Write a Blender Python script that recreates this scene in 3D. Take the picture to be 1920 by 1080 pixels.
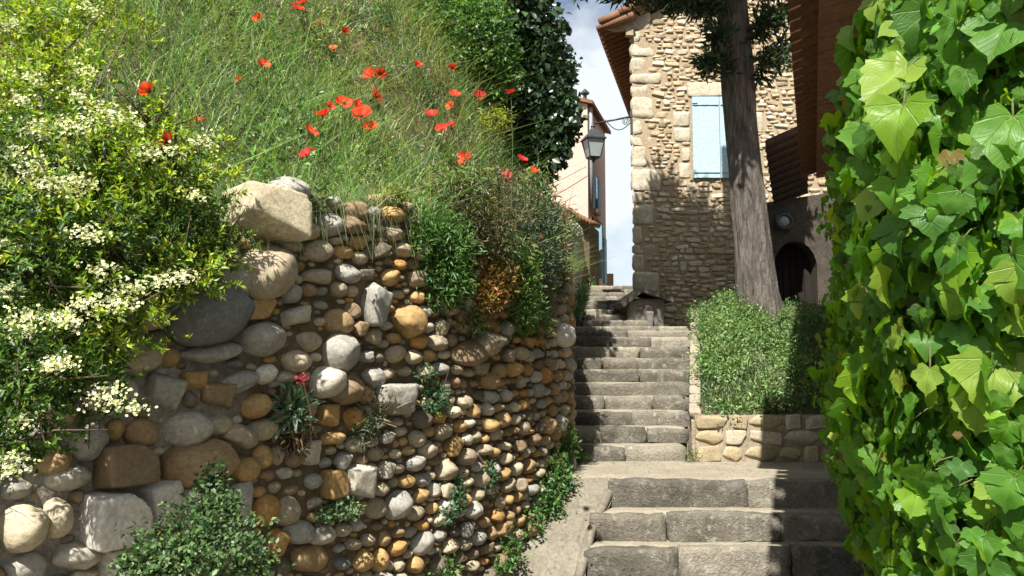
import bpy, bmesh, math, random
import numpy as np
from mathutils import Vector, Matrix

random.seed(7)
R = np.random.default_rng(11)
for o in list(bpy.data.objects):
    bpy.data.objects.remove(o)
scene = bpy.context.scene
COL = scene.collection

# ------------------------------------------------------------------ camera
EYE, F, PITCH = 1.73, 1400.0, math.atan(110 / 1400.0)
cam_d = bpy.data.cameras.new("camera")
cam_d.sensor_width = 36.0
cam_d.lens = 36.0 * F / 1920.0
cam_d.clip_start, cam_d.clip_end = 0.05, 2000
cam = bpy.data.objects.new("camera", cam_d)
cam.location = (0, 0, EYE)
cam.rotation_euler = (math.pi / 2 + PITCH, 0, 0)
COL.objects.link(cam)
scene.camera = cam

# ------------------------------------------------------------------ light
SUN_EL = math.radians(53)
SUN_DX = 0.305                                   # light travels (SUN_DX, 1) on the ground, from behind the viewer
hz = math.hypot(SUN_DX, 1.0)
LIGHT = Vector((SUN_DX / hz * math.cos(SUN_EL), math.cos(SUN_EL) / hz, -math.sin(SUN_EL)))
sun_d = bpy.data.lights.new("sun", 'SUN')
sun_d.energy = 5.0
sun_d.angle = math.radians(0.53)
sun_d.color = (1.0, 0.965, 0.90)
sun = bpy.data.objects.new("sun", sun_d)
sun.rotation_euler = LIGHT.to_track_quat('-Z', 'Y').to_euler()
sun.location = (0, -5, 15)
COL.objects.link(sun)

world = bpy.data.worlds.new("World")
scene.world = world
world.use_nodes = True
wn, wl = world.node_tree.nodes, world.node_tree.links
wn.clear()
w_out = wn.new("ShaderNodeOutputWorld")
w_bg = wn.new("ShaderNodeBackground")
w_bg.inputs[1].default_value = 0.05
sky = wn.new("ShaderNodeTexSky")
sky.sky_type = 'NISHITA'
sky.sun_disc = False
sky.sun_elevation = SUN_EL
sky.sun_rotation = math.atan2(-LIGHT.x, -LIGHT.y)
sky.altitude = 300
w_tc = wn.new("ShaderNodeTexCoord")
w_map = wn.new("ShaderNodeMapping")
w_map.inputs['Scale'].default_value = (1.0, 1.0, 1.6)
w_map.inputs['Location'].default_value = (1.3, 0.7, 0.2)
w_no = wn.new("ShaderNodeTexNoise")
w_no.inputs['Scale'].default_value = 3.2
w_no.inputs['Detail'].default_value = 7
w_no.inputs['Roughness'].default_value = 0.55
w_ramp = wn.new("ShaderNodeValToRGB")
w_ramp.color_ramp.elements[0].position = 0.33
w_ramp.color_ramp.elements[1].position = 0.50
w_mix = wn.new("ShaderNodeMixRGB")
w_mix.inputs[2].default_value = (7.6, 8.2, 8.6, 1)
wl.new(w_tc.outputs['Generated'], w_map.inputs[0])
wl.new(w_map.outputs[0], w_no.inputs['Vector'])
wl.new(w_no.outputs['Fac'], w_ramp.inputs[0])
wl.new(w_ramp.outputs[0], w_mix.inputs[0])
wl.new(sky.outputs[0], w_mix.inputs[1])
wl.new(w_mix.outputs[0], w_bg.inputs[0])
wl.new(w_bg.outputs[0], w_out.inputs[0])

vs = scene.view_settings
vs.view_transform = 'Standard'
vs.look = 'None'
vs.exposure = 1.32
vs.gamma = 1.0
vs.use_curve_mapping = False
scene.render.engine = 'CYCLES'
scene.cycles.max_bounces = 6
scene.cycles.transparent_max_bounces = 6
scene.cycles.use_denoising = True

# ------------------------------------------------------------------ helpers
def ray(u, v):
    cx, cy = (u - 960) / F, (540 - v) / F
    return np.array([cx, math.cos(PITCH) - math.sin(PITCH) * cy, math.sin(PITCH) + math.cos(PITCH) * cy])

def at(u, v, Y):
    """the point seen at a photograph pixel when it stands Y metres away"""
    d = ray(u, v)
    t = Y / d[1]
    return np.array([d[0] * t, Y, EYE + d[2] * t])

def proj(P):
    P = np.atleast_2d(P)
    dx, dy, dz = P[:, 0], P[:, 1], P[:, 2] - EYE
    c, s = math.cos(PITCH), math.sin(PITCH)
    dep = c * dy + s * dz
    upc = -s * dy + c * dz
    dep_s = np.where(dep < 0.05, 0.05, dep)
    return 960 + F * dx / dep_s, 540 - F * upc / dep_s, dep

def unit(a):
    a = np.asarray(a, float)
    return a / (np.linalg.norm(a, axis=-1, keepdims=True) + 1e-9)

def fbm(P, freq=1.0, seed=0, octaves=4):
    P = np.atleast_2d(P) * freq
    rg = np.random.default_rng(1000 + seed)
    out = np.zeros(len(P))
    amp, tot = 1.0, 0.0
    for _ in range(octaves):
        acc = np.zeros(len(P))
        for _k in range(3):
            d = unit(rg.normal(size=3)) * rg.uniform(0.8, 1.3)
            e = unit(rg.normal(size=3)) * rg.uniform(0.5, 1.0)
            acc += np.sin(P @ d * 2.4 + rg.uniform(0, 6.3) + 1.3 * np.sin(P @ e * 1.9 + rg.uniform(0, 6.3)))
        out += amp * acc / 3
        tot += amp
        amp *= 0.55
        P = P * 2.03
    return out / tot * 1.6

def mesh_np(name, V, F_list, col=None, smooth=False, local=None, flat=False):
    """V (n,3); F_list: list of int arrays (m,k); col (n,3) point colours"""
    me = bpy.data.meshes.new(name)
    V = np.ascontiguousarray(V, dtype=np.float32)
    F_list = [np.ascontiguousarray(f, dtype=np.int32) for f in F_list if len(f)]
    loops = np.concatenate([f.ravel() for f in F_list])
    sizes = np.concatenate([np.full(len(f), f.shape[1], np.int32) for f in F_list])
    starts = np.concatenate([[0], np.cumsum(sizes)[:-1]]).astype(np.int32)
    me.vertices.add(len(V)); me.loops.add(len(loops)); me.polygons.add(len(sizes))
    me.vertices.foreach_set("co", V.ravel())
    me.loops.foreach_set("vertex_index", loops)
    me.polygons.foreach_set("loop_start", starts)
    if smooth:
        me.polygons.foreach_set("use_smooth", np.ones(len(sizes), dtype=bool))
    if flat:
        me.polygons.foreach_set("use_smooth", np.zeros(len(sizes), dtype=bool))
    me.update(calc_edges=True)
    if col is not None:
        a = me.color_attributes.new("Col", 'FLOAT_COLOR', 'POINT')
        c4 = np.ones((len(V), 4), np.float32)
        c4[:, :3] = col
        a.data.foreach_set("color", c4.ravel())
    if local is not None:
        a = me.attributes.new("blade", 'FLOAT_VECTOR', 'POINT')
        a.data.foreach_set("vector", np.ascontiguousarray(local, dtype=np.float32).ravel())
    return me

def props(o, label=None, cat=None, group=None, kind=None):
    if label: o["label"] = label
    if cat: o["category"] = cat
    if group: o["group"] = group
    if kind: o["kind"] = kind
    return o

def add(name, me, mat=None, parent=None, matrix=None, color=None, **kw):
    o = bpy.data.objects.new(name, me)
    COL.objects.link(o)
    if mat is not None and me is not None and not me.materials:
        me.materials.append(mat)
    if matrix is not None:
        o.matrix_basis = matrix
    if parent is not None:
        o.parent = parent
        if parent.type == 'EMPTY':
            o.matrix_parent_inverse = Matrix.Translation(-Vector(parent.location))
    if color is not None:
        o.color = (*color, 1)
    return props(o, **kw)

def thing(name, loc, label, cat, group=None, kind=None):
    o = bpy.data.objects.new(name, None)
    o.empty_display_size = 0.2
    COL.objects.link(o)
    o.location = loc
    return props(o, label, cat, group, kind)

class MB:
    """collects boxes, tubes and polygons into one mesh"""
    def __init__(self): self.v, self.f, self.n = [], {}, 0
    def raw(self, V, faces):
        V = np.asarray(V, float)
        for f in faces:
            self.f.setdefault(len(f), []).append([i + self.n for i in f])
        self.v.append(V); self.n += len(V)
        return self
    def box(self, lo, hi, M=None):
        x0, y0, z0 = lo; x1, y1, z1 = hi
        V = np.array([[x0,y0,z0],[x1,y0,z0],[x1,y1,z0],[x0,y1,z0],[x0,y0,z1],[x1,y0,z1],[x1,y1,z1],[x0,y1,z1]], float)
        if M is not None: V = V @ np.array(M.to_3x3()).T + np.array(M.translation)
        return self.raw(V, [(0,3,2,1),(4,5,6,7),(0,1,5,4),(1,2,6,5),(2,3,7,6),(3,0,4,7)])
    def prism(self, poly, d0, d1, axis='y'):
        n = len(poly); V = []
        for d in (d0, d1):
            for a, b in poly:
                V.append((a, d, b) if axis == 'y' else (d, a, b) if axis == 'x' else (a, b, d))
        faces = [tuple(range(n)), tuple(range(2 * n - 1, n - 1, -1))]
        for i in range(n):
            j = (i + 1) % n
            faces.append((i, i + n, j + n, j))
        return self.raw(V, faces)
    def tube(self, pts, rad, sides=6, cap=True):
        P = np.asarray(pts, float); n = len(P)
        rad = np.broadcast_to(np.asarray(rad, float), (n,))
        T = unit(np.gradient(P, axis=0))
        ref = np.array([0, 0, 1.0]) if abs(T[0][2]) < 0.9 else np.array([1.0, 0, 0])
        V = []
        a = np.linspace(0, 2 * math.pi, sides, endpoint=False)
        for i in range(n):
            x = unit(np.cross(T[i], ref)); y = np.cross(x, T[i]); ref = y
            V.append(P[i] + rad[i] * (np.cos(a)[:, None] * x + np.sin(a)[:, None] * y))
        faces = []
        for i in range(n - 1):
            for k in range(sides):
                l = (k + 1) % sides
                faces.append((i*sides+k, i*sides+l, (i+1)*sides+l, (i+1)*sides+k))
        if cap:
            faces.append(tuple(range(sides - 1, -1, -1)))
            faces.append(tuple((n-1)*sides + k for k in range(sides)))
        return self.raw(np.concatenate(V), faces)
    def mesh(self, name, col=None, smooth=False):
        return mesh_np(name, np.concatenate(self.v), [np.array(f) for f in self.f.values()], col, smooth, flat=not smooth)

def scatter(T_v, T_f, P, D, N, S, C):
    """copies of a template (x across, y along, z normal) at P with tip direction D, normal N, scale S (n,) or (n,3)"""
    n = len(P)
    D = unit(D)
    X = unit(np.cross(D, N)); Nn = np.cross(X, D)
    S = np.asarray(S, float)
    if S.ndim == 1: S = np.repeat(S[:, None], 3, 1)
    t = np.asarray(T_v, float)
    V = (P[:, None, :] + (t[None, :, 0:1] * S[:, None, 0:1]) * X[:, None, :]
         + (t[None, :, 1:2] * S[:, None, 1:2]) * D[:, None, :] + (t[None, :, 2:3] * S[:, None, 2:3]) * Nn[:, None, :])
    m = len(t)
    f = np.asarray(T_f)
    Fa = (f[None] + (np.arange(n) * m)[:, None, None]).reshape(-1, f.shape[1])
    return V.reshape(-1, 3), Fa, np.repeat(C, m, 0)

LEAF_V = np.array([[0,0,0],[-.5,.45,.16],[0,.5,0],[.5,.45,.16],[0,1,-.06]])
LEAF_F = np.array([[0,2,1],[0,3,2],[1,2,4],[2,3,4]])
PETAL5_V, PETAL5_F = [], []
for k in range(5):
    a = k * 2 * math.pi / 5
    for (r, da, z) in ((.08, 0, 0), (.85, -.45, .12), (1.0, .0, .2), (.85, .45, .12)):
        PETAL5_V.append((r * math.cos(a + da), r * math.sin(a + da), z))
    PETAL5_F.append((4*k, 4*k+1, 4*k+2, 4*k+3))

def pick(pal, n, jit=0.18, w=None):
    pal = np.asarray(pal, float)
    i = R.choice(len(pal), n, p=w)
    c = pal[i] * (1 + R.normal(0, jit, (n, 1)))
    c *= 1 + R.normal(0, jit * 0.35, (n, 3))
    return np.clip(c, 0.002, 0.95)

# ------------------------------------------------------------------ materials
def new_mat(name):
    m = bpy.data.materials.new(name)
    m.use_nodes = True
    nt = m.node_tree
    return m, nt, nt.nodes["Principled BSDF"], nt.nodes["Material Output"]

def node(nt, kind, **kw):
    n = nt.nodes.new(kind)
    for k, v in kw.items():
        if k.startswith('i_'): n.inputs[k[2:].replace('_', ' ')].default_value = v
        else: setattr(n, k, v)
    return n

def leaf_mat(name, rough=0.45, trans=0.35, spec=0.4, tint=(1.35, 1.5, .6), vein=False):
    m, nt, p, out = new_mat(name)
    at_ = node(nt, "ShaderNodeAttribute", attribute_name="Col")
    src = at_.outputs['Color']
    if vein:
        bl_ = node(nt, "ShaderNodeAttribute", attribute_name="blade")
        sx = node(nt, "ShaderNodeSeparateXYZ"); nt.links.new(bl_.outputs['Vector'], sx.inputs[0])
        def mth(op, a, b=None):
            q = node(nt, "ShaderNodeMath", operation=op)
            for i_, w in enumerate((a, b)):
                if w is None: continue
                if isinstance(w, (int, float)): q.inputs[i_].default_value = w
                else: nt.links.new(w, q.inputs[i_])
            return q.outputs[0]
        ang = mth('ARCTAN2', sx.outputs[0], mth('ADD', sx.outputs[1], .03))
        fr = mth('ABSOLUTE', mth('SUBTRACT', mth('FRACT', mth('ADD', mth('DIVIDE', ang, .62), .5)), .5))
        rad = mth('ADD', mth('MULTIPLY', sx.outputs[0], sx.outputs[0]), mth('MULTIPLY', sx.outputs[1], sx.outputs[1]))
        dist_ = mth('MULTIPLY', fr, mth('SQRT', rad))
        main = mth('SUBTRACT', 1.0, mth('MINIMUM', mth('MULTIPLY', dist_, 38.0), 1.0))
        # side veins: herring-bone off the main ones
        side_ = mth('ABSOLUTE', mth('SUBTRACT', mth('FRACT', mth('SUBTRACT', mth('MULTIPLY', mth('SQRT', rad), 6.5), mth('MULTIPLY', fr, 5.0))), .5))
        sec = mth('MULTIPLY', mth('SUBTRACT', 1.0, mth('MINIMUM', mth('MULTIPLY', side_, 9.0), 1.0)), .35)
        vn = mth('MAXIMUM', main, sec)
        lt = node(nt, "ShaderNodeMixRGB"); lt.inputs[2].default_value = (.22, .30, .08, 1)
        nt.links.new(mth('MULTIPLY', vn, .55), lt.inputs[0]); nt.links.new(src, lt.inputs[1]); src = lt.outputs[0]
        bmp = node(nt, "ShaderNodeBump"); bmp.inputs['Strength'].default_value = .5; bmp.inputs['Distance'].default_value = .004
        bmp.invert = True
        nt.links.new(vn, bmp.inputs['Height']); nt.links.new(bmp.outputs[0], p.inputs['Normal'])
    nt.links.new(src, p.inputs['Base Color'])
    p.inputs['Roughness'].default_value = rough
    p.inputs['Specular IOR Level'].default_value = spec
    t = node(nt, "ShaderNodeBsdfTranslucent")
    mul = node(nt, "ShaderNodeMixRGB", blend_type='MULTIPLY')
    mul.inputs[0].default_value = 1; mul.inputs[2].default_value = (*tint, 1)
    nt.links.new(src, mul.inputs[1]); nt.links.new(mul.outputs[0], t.inputs[0])
    mx = node(nt, "ShaderNodeMixShader"); mx.inputs[0].default_value = trans
    nt.links.new(p.outputs[0], mx.inputs[1]); nt.links.new(t.outputs[0], mx.inputs[2])
    nt.links.new(mx.outputs[0], out.inputs[0])
    return m

TONE = .76
def rough_mat(name, c1, c2, scale=6, rough=0.9, bump=0.4, bscale=40, c3=None, src=None, dist=0.02, spec=0.2, c3pos=0.62, stretch=None, objvar=0):
    """procedural stone / plaster / earth. src: 'obj' takes the object colour, 'attr' the point colour, else c1..c2"""
    c1, c2 = [x * TONE for x in c1], [x * TONE for x in c2]
    if c3: c3 = [x * TONE for x in c3]
    m, nt, p, out = new_mat(name)
    tc = node(nt, "ShaderNodeTexCoord")
    geo = node(nt, "ShaderNodeNewGeometry")
    pos = geo.outputs['Position']
    if stretch:
        mp = node(nt, "ShaderNodeMapping"); mp.inputs['Scale'].default_value = stretch
        nt.links.new(pos, mp.inputs[0]); pos = mp.outputs[0]
    n1 = node(nt, "ShaderNodeTexNoise", i_Scale=scale, i_Detail=6.0, i_Roughness=0.65)
    n2 = node(nt, "ShaderNodeTexNoise", i_Scale=bscale, i_Detail=5.0, i_Roughness=0.7)
    nt.links.new(pos, n1.inputs['Vector']); nt.links.new(pos, n2.inputs['Vector'])
    mix = node(nt, "ShaderNodeMixRGB")
    ramp = node(nt, "ShaderNodeValToRGB")
    ramp.color_ramp.elements[0].position = 0.32; ramp.color_ramp.elements[1].position = 0.68
    nt.links.new(n1.outputs['Fac'], ramp.inputs[0]); nt.links.new(ramp.outputs[0], mix.inputs[0])
    if src:
        s = node(nt, "ShaderNodeObjectInfo") if src == 'obj' else node(nt, "ShaderNodeAttribute", attribute_name="Col")
        for k, c in ((1, c1), (2, c2)):
            mu = node(nt, "ShaderNodeMixRGB", blend_type='MULTIPLY'); mu.inputs[0].default_value = 1
            mu.inputs[2].default_value = (*c, 1)
            nt.links.new(s.outputs['Color'], mu.inputs[1]); nt.links.new(mu.outputs[0], mix.inputs[k])
    else:
        mix.inputs[1].default_value = (*c1, 1); mix.inputs[2].default_value = (*c2, 1)
    col = mix.outputs[0]
    # fine grain
    gr = node(nt, "ShaderNodeValToRGB")
    gr.color_ramp.elements[0].position = 0.3; gr.color_ramp.elements[0].color = (.62, .62, .62, 1)
    gr.color_ramp.elements[1].position = 0.7; gr.color_ramp.elements[1].color = (1.2, 1.2, 1.2, 1)
    nt.links.new(n2.outputs['Fac'], gr.inputs[0])
    mg = node(nt, "ShaderNodeMixRGB", blend_type='MULTIPLY'); mg.inputs[0].default_value = 1
    nt.links.new(col, mg.inputs[1]); nt.links.new(gr.outputs[0], mg.inputs[2])
    col = mg.outputs[0]
    if c3:
        n3 = node(nt, "ShaderNodeTexNoise", i_Scale=scale * 2.7, i_Detail=8.0, i_Roughness=0.75)
        nt.links.new(pos, n3.inputs['Vector'])
        r3 = node(nt, "ShaderNodeValToRGB")
        r3.color_ramp.elements[0].position = c3pos - .07; r3.color_ramp.elements[1].position = c3pos + .06
        nt.links.new(n3.outputs['Fac'], r3.inputs[0])
        m3 = node(nt, "ShaderNodeMixRGB"); m3.inputs[2].default_value = (*c3, 1)
        nt.links.new(r3.outputs[0], m3.inputs[0]); nt.links.new(col, m3.inputs[1])
        col = m3.outputs[0]
    if objvar:
        oi = node(nt, "ShaderNodeObjectInfo"); mr = node(nt, "ShaderNodeMapRange")
        mr.inputs['To Min'].default_value = 1 - objvar; mr.inputs['To Max'].default_value = 1 + objvar * .6
        nt.links.new(oi.outputs['Random'], mr.inputs['Value'])
        mo = node(nt, "ShaderNodeMixRGB", blend_type='MULTIPLY'); mo.inputs[0].default_value = 1
        nt.links.new(col, mo.inputs[1]); nt.links.new(mr.outputs[0], mo.inputs[2]); col = mo.outputs[0]
    nt.links.new(col, p.inputs['Base Color'])
    p.inputs['Roughness'].default_value = rough
    p.inputs['Specular IOR Level'].default_value = spec
    b = node(nt, "ShaderNodeBump"); b.inputs['Strength'].default_value = bump; b.inputs['Distance'].default_value = dist
    nt.links.new(n2.outputs['Fac'], b.inputs['Height']); nt.links.new(b.outputs[0], p.inputs['Normal'])
    return m

M_cobble = rough_mat("cobble", (1.08, 1.04, .98), (.8, .78, .76), scale=7, bump=.35, bscale=45, src='obj', dist=.012, spec=.3, rough=.75)
M_cobble_mass = rough_mat("cobble_mass", (1.08, 1.04, .98), (.8, .78, .76), scale=7, bump=.35, bscale=45, src='attr', dist=.012, spec=.3, rough=.75)
M_mortar = rough_mat("wall_mortar", (1.1, 1.05, 1.0), (.7, .66, .6), scale=5, bump=.9, bscale=28, src='attr', dist=.03)
M_hstone = rough_mat("house_stone", (1.08, 1.06, 1.0), (.86, .82, .76), scale=5, bump=.5, bscale=22, src='obj', dist=.02)
M_hstone_mass = rough_mat("house_stone_mass", (1.08, 1.06, 1.0), (.86, .82, .76), scale=5, bump=.5, bscale=22, src='attr', dist=.02)
M_hmortar = rough_mat("house_mortar", (.47, .37, .245), (.39, .295, .185), scale=3, bump=.6, bscale=24, dist=.02)
M_step = rough_mat("step_stone", (.225, .2, .155), (.34, .305, .24), scale=5, bump=1.0, bscale=44, c3=(.46, .42, .33), dist=.025, c3pos=.61, objvar=.3)
M_step2 = rough_mat("step_stone_dark", (.13, .115, .088), (.27, .245, .195), scale=5, bump=1.0, bscale=48, c3=(.42, .395, .32), dist=.025, c3pos=.60, objvar=.3)
M_tread = rough_mat("tread_mortar", (.37, .325, .245), (.275, .24, .175), scale=4, bump=.5, bscale=32, c3=(.2, .165, .11), dist=.015, c3pos=.68)
M_path = rough_mat("path_concrete", (.27, .24, .185), (.19, .165, .125), scale=3, bump=.5, bscale=36, dist=.015, c3=(.13, .115, .085), c3pos=.60)
M_earth = rough_mat("earth", (.10, .075, .045), (.16, .13, .07), scale=4, bump=.8, bscale=18, dist=.04)
M_bark = rough_mat("bark", (.29, .255, .215), (.085, .07, .058), scale=20, bump=1.0, bscale=46, dist=.06, stretch=(1, 1, .16))
M_twig = rough_mat("twig", (.16, .12, .08), (.1, .075, .05), scale=20, bump=.2)
M_straw = rough_mat("dry_straw", (.42, .34, .2), (.3, .24, .14), scale=20, bump=.2)
M_pink = rough_mat("pink_render", (.76, .545, .45), (.70, .49, .39), scale=1.6, bump=.15, bscale=30, dist=.01)
M_terra = rough_mat("terracotta", (.30, .15, .085), (.2, .1, .06), scale=5, bump=.35, bscale=30, dist=.01)
M_soffit = rough_mat("soffit_tile", (.46, .25, .165), (.33, .175, .115), scale=4, bump=.3, bscale=25, dist=.01)
M_oldwood = rough_mat("old_wood", (.09, .06, .04), (.05, .035, .025), scale=8, bump=.4, bscale=40)
M_shutter = rough_mat("blue_paint", (.47, .65, .73), (.445, .63, .71), scale=3, bump=.05, bscale=30, rough=.9, dist=.003, spec=.1)
M_shutter2 = rough_mat("worn_blue_paint", (.26, .44, .55), (.2, .36, .46), scale=3, bump=.1, bscale=30, rough=.6, dist=.004)
M_iron = rough_mat("painted_iron", (.03, .036, .04), (.045, .05, .052), scale=20, bump=.1, rough=.45, spec=.5)
M_zinc = rough_mat("zinc", (.34, .36, .38), (.27, .29, .3), scale=8, bump=.05, rough=.45)
M_grey = rough_mat("grey_render", (.16, .145, .125), (.22, .2, .175), scale=5, bump=.6, bscale=25)
M_roomdark = rough_mat("dark_door", (.035, .028, .022), (.02, .017, .014), scale=6, bump=.3)
M_leaf = leaf_mat("leaf")
M_grass = leaf_mat("grass_blade", rough=.5, trans=.3, spec=.35)
M_ivy = leaf_mat("ivy_leaf", rough=.42, trans=.5, spec=.32, tint=(2.2, 2.0, .4), vein=True)
M_darkivy = leaf_mat("dark_ivy_leaf", rough=.35, trans=.12, spec=.35)
M_petal = leaf_mat("petal", rough=.55, trans=.35, spec=.2, tint=(1.3, .9, .8))
M_blossom = leaf_mat("blossom", rough=.6, trans=.3, spec=.15, tint=(1, 1, .8))
M_conifer = leaf_mat("conifer", rough=.6, trans=.1, spec=.2)
m, nt, p, out = new_mat("lantern_glass")
p.inputs['Base Color'].default_value = (.34, .39, .39, 1); p.inputs['Roughness'].default_value = .35
p.inputs['Transmission Weight'].default_value = .35
M_glass = m
m, nt, p, out = new_mat("window_glass")
p.inputs['Base Color'].default_value = (.05, .07, .09, 1); p.inputs['Roughness'].default_value = .08
M_pane = m

# ------------------------------------------------------------------ the retaining wall's line
WP = np.array([  # x, y, top height
    (-2.75, 1.6, .70), (-2.38, 2.3, 1.00), (-2.0, 2.9, 1.34), (-1.72, 3.3, 1.78), (-1.48, 3.64, 2.10), (-1.29, 3.9, 2.42),
    (-.75, 4.68, 2.58), (-.32, 5.3, 2.52), (0.0, 5.8, 2.40), (.28, 6.35, 2.34), (.47, 6.85, 2.36), (.53, 7.5, 2.45),
    (.57, 8.6, 2.8), (.68, 10.2, 3.15), (.92, 12.2, 3.72), (1.35, 15.2, 4.15), (1.62, 17.3, 4.3)])
def smooth_line(P, n):
    out = []
    m = len(P)
    for i in range(m - 1):
        p0, p1, p2, p3 = P[max(i-1, 0)], P[i], P[i+1], P[min(i+2, m-1)]
        for t in np.linspace(0, 1, n, endpoint=False):
            out.append(.5 * ((2*p1) + (-p0+p2)*t + (2*p0-5*p1+4*p2-p3)*t*t + (-p0+3*p1-3*p2+p3)*t**3))
    out.append(P[-1])
    return np.array(out)
WL = smooth_line(WP, 14)
WS = np.concatenate([[0], np.cumsum(np.linalg.norm(np.diff(WL[:, :2], axis=0), axis=1))])
WT = unit(np.gradient(WL[:, :2], axis=0))
WNRM = np.stack([WT[:, 1], -WT[:, 0]], 1)          # outward, towards the stairs
def wline(s):
    s = np.atleast_1d(s)
    return (np.stack([np.interp(s, WS, WL[:, k]) for k in range(3)], 1),
            unit(np.stack([np.interp(s, WS, WT[:, k]) for k in range(2)], 1)))
def wpoint(s, h, out=0.0):
    L, T = wline(s)
    return np.array([L[0, 0] + T[0, 1] * out, L[0, 1] - T[0, 0] * out, h])
def wall_hit(u, v):
    """where the sight line of a pixel meets the wall's face: s, height, distance"""
    d = ray(u, v)
    cr = WL[:, 0] * d[1] - WL[:, 1] * d[0]
    for i in range(len(cr) - 1):
        if cr[i] <= 0 < cr[i + 1] or cr[i] >= 0 > cr[i + 1]:
            t = cr[i] / (cr[i] - cr[i + 1])
            s = WS[i] + t * (WS[i+1] - WS[i])
            y = WL[i, 1] + t * (WL[i+1, 1] - WL[i, 1])
            return s, EYE + d[2] / d[1] * y, y
    return None

def near_wall(XY):
    """distance behind the wall line (negative in front) and top height there"""
    XY = np.atleast_2d(XY)
    d2 = ((XY[:, None, :] - WL[None, :, :2]) ** 2).sum(2)
    i = d2.argmin(1)
    d = np.sqrt(d2[np.arange(len(XY)), i])
    side = ((XY - WL[i, :2]) * WNRM[i]).sum(1)
    return np.where(side < 0, d, -d), WL[i, 2], WS[i]

def hill(XY):
    d, zt, s = near_wall(XY)
    dd = np.maximum(d, 0)
    dd2 = np.maximum(dd - .22, 0)
    rise = np.where(dd2 < 3.2, 1.32 * dd2, 4.224 + .5 * (dd2 - 3.2))
    bump_ = np.clip((XY[:, 1] - 5.6) / 1.0, 0, 1) * np.clip((10.5 - XY[:, 1]) / 1.5, 0, 1)
    rise = rise + 1.25 * bump_ * np.minimum(dd2, .8)
    rise = np.minimum(rise, 6.5) * np.clip((15.5 - XY[:, 1]) / 4.0, .06, 1)
    P = np.c_[XY, np.zeros(len(XY))]
    return zt - .06 + rise + .10 * fbm(P, .9, 3) * np.clip(dd / .5, 0, 1), d

def hill_hit(u, v, lift=0.0):
    d = ray(u, v)
    ys = np.linspace(2.2, 16, 1400)
    P = np.stack([d[0] / d[1] * ys, ys, EYE + d[2] / d[1] * ys], 1)
    z, dd = hill(P[:, :2])
    ok = np.where((P[:, 2] <= z + lift) & (dd > .05))[0]
    return P[ok[0]] if len(ok) else None

# ================================================================== THE SETTING
g = MB(); g.raw([(-90, -60, -.03), (90, -60, -.03), (90, 140, -.03), (-90, 140, -.03)], [(0, 1, 2, 3)])
add("ground", g.mesh("ground"), M_path, kind="structure")

# hillside
xs = np.arange(-14, 1.9, .14); ys = np.arange(.6, 21, .14)
GX, GY = np.meshgrid(xs, ys)
XY = np.c_[GX.ravel(), GY.ravel()]
hzz, hd = hill(XY)
idx = np.arange(len(XY)).reshape(GX.shape)
q = np.stack([idx[:-1, :-1], idx[:-1, 1:], idx[1:, 1:], idx[1:, :-1]], -1).reshape(-1, 4)
q = q[(hd[q] > .16).all(1)]
used = np.unique(q); remap = np.full(len(XY), -1); remap[used] = np.arange(len(used))
add("hillside", mesh_np("hillside", np.c_[XY, hzz][used], [remap[q]], smooth=True), M_earth, kind="structure")

# stairs, landings and ramp ------------------------------------------------
def rock_block(name, lx, ly, lz, seed, rough=.012, bev=.02, nx=None):
    """a rough-hewn block, origin at the middle of its front lower edge, front towards -y"""
    nx = nx or max(4, int(lx / .06)); ny, nz = max(3, int(ly / .08)), max(3, int(lz / .045))
    bm = bmesh.new()
    bmesh.ops.create_cube(bm, size=1)
    me = bpy.data.meshes.new(name); bm.free()
    V, Fq, key = [], [], {}
    def vid(i, j, k):
        t = (i, j, k)
        if t not in key:
            key[t] = len(V); V.append((i / nx - .5, j / ny, k / nz))
        return key[t]
    for i in range(nx):
        for j in range(ny):
            Fq.append((vid(i,j,nz), vid(i+1,j,nz), vid(i+1,j+1,nz), vid(i,j+1,nz)))
        for k in range(nz):
            Fq.append((vid(i,0,k), vid(i+1,0,k), vid(i+1,0,k+1), vid(i,0,k+1)))
    for j in range(ny):
        for k in range(nz):
            Fq.append((vid(0,j+1,k), vid(0,j,k), vid(0,j,k+1), vid(0,j+1,k+1)))
            Fq.append((vid(nx,j,k), vid(nx,j+1,k), vid(nx,j+1,k+1), vid(nx,j,k+1)))
    bpy.data.meshes.remove(me)
    V = np.array(V) * (lx, ly, lz)
    # round the edges
    lo, hi = np.array([-lx/2, 0, 0]), np.array([lx/2, ly, lz])
    b = np.array([bev * 1.4, bev, bev])
    inner = np.clip(V, lo + b, np.maximum(hi - b, lo + b))
    dv = V - inner
    L = np.linalg.norm(dv / b, axis=1, keepdims=True)
    V = np.where(L > 1, inner + dv / np.maximum(L, 1e-6), V)
    off = V + seed * 7.3
    V = V + rough * np.stack([fbm(off, 3.2, 1), fbm(off, 4.2, 2) * 1.3, fbm(off, 3.6, 3) * .7], 1)
    V = V + rough * .5 * np.stack([fbm(off, 13, 4), fbm(off, 13, 5), fbm(off, 13, 6)], 1)
    return mesh_np(name, V, [np.array(Fq)], smooth=True)

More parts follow.
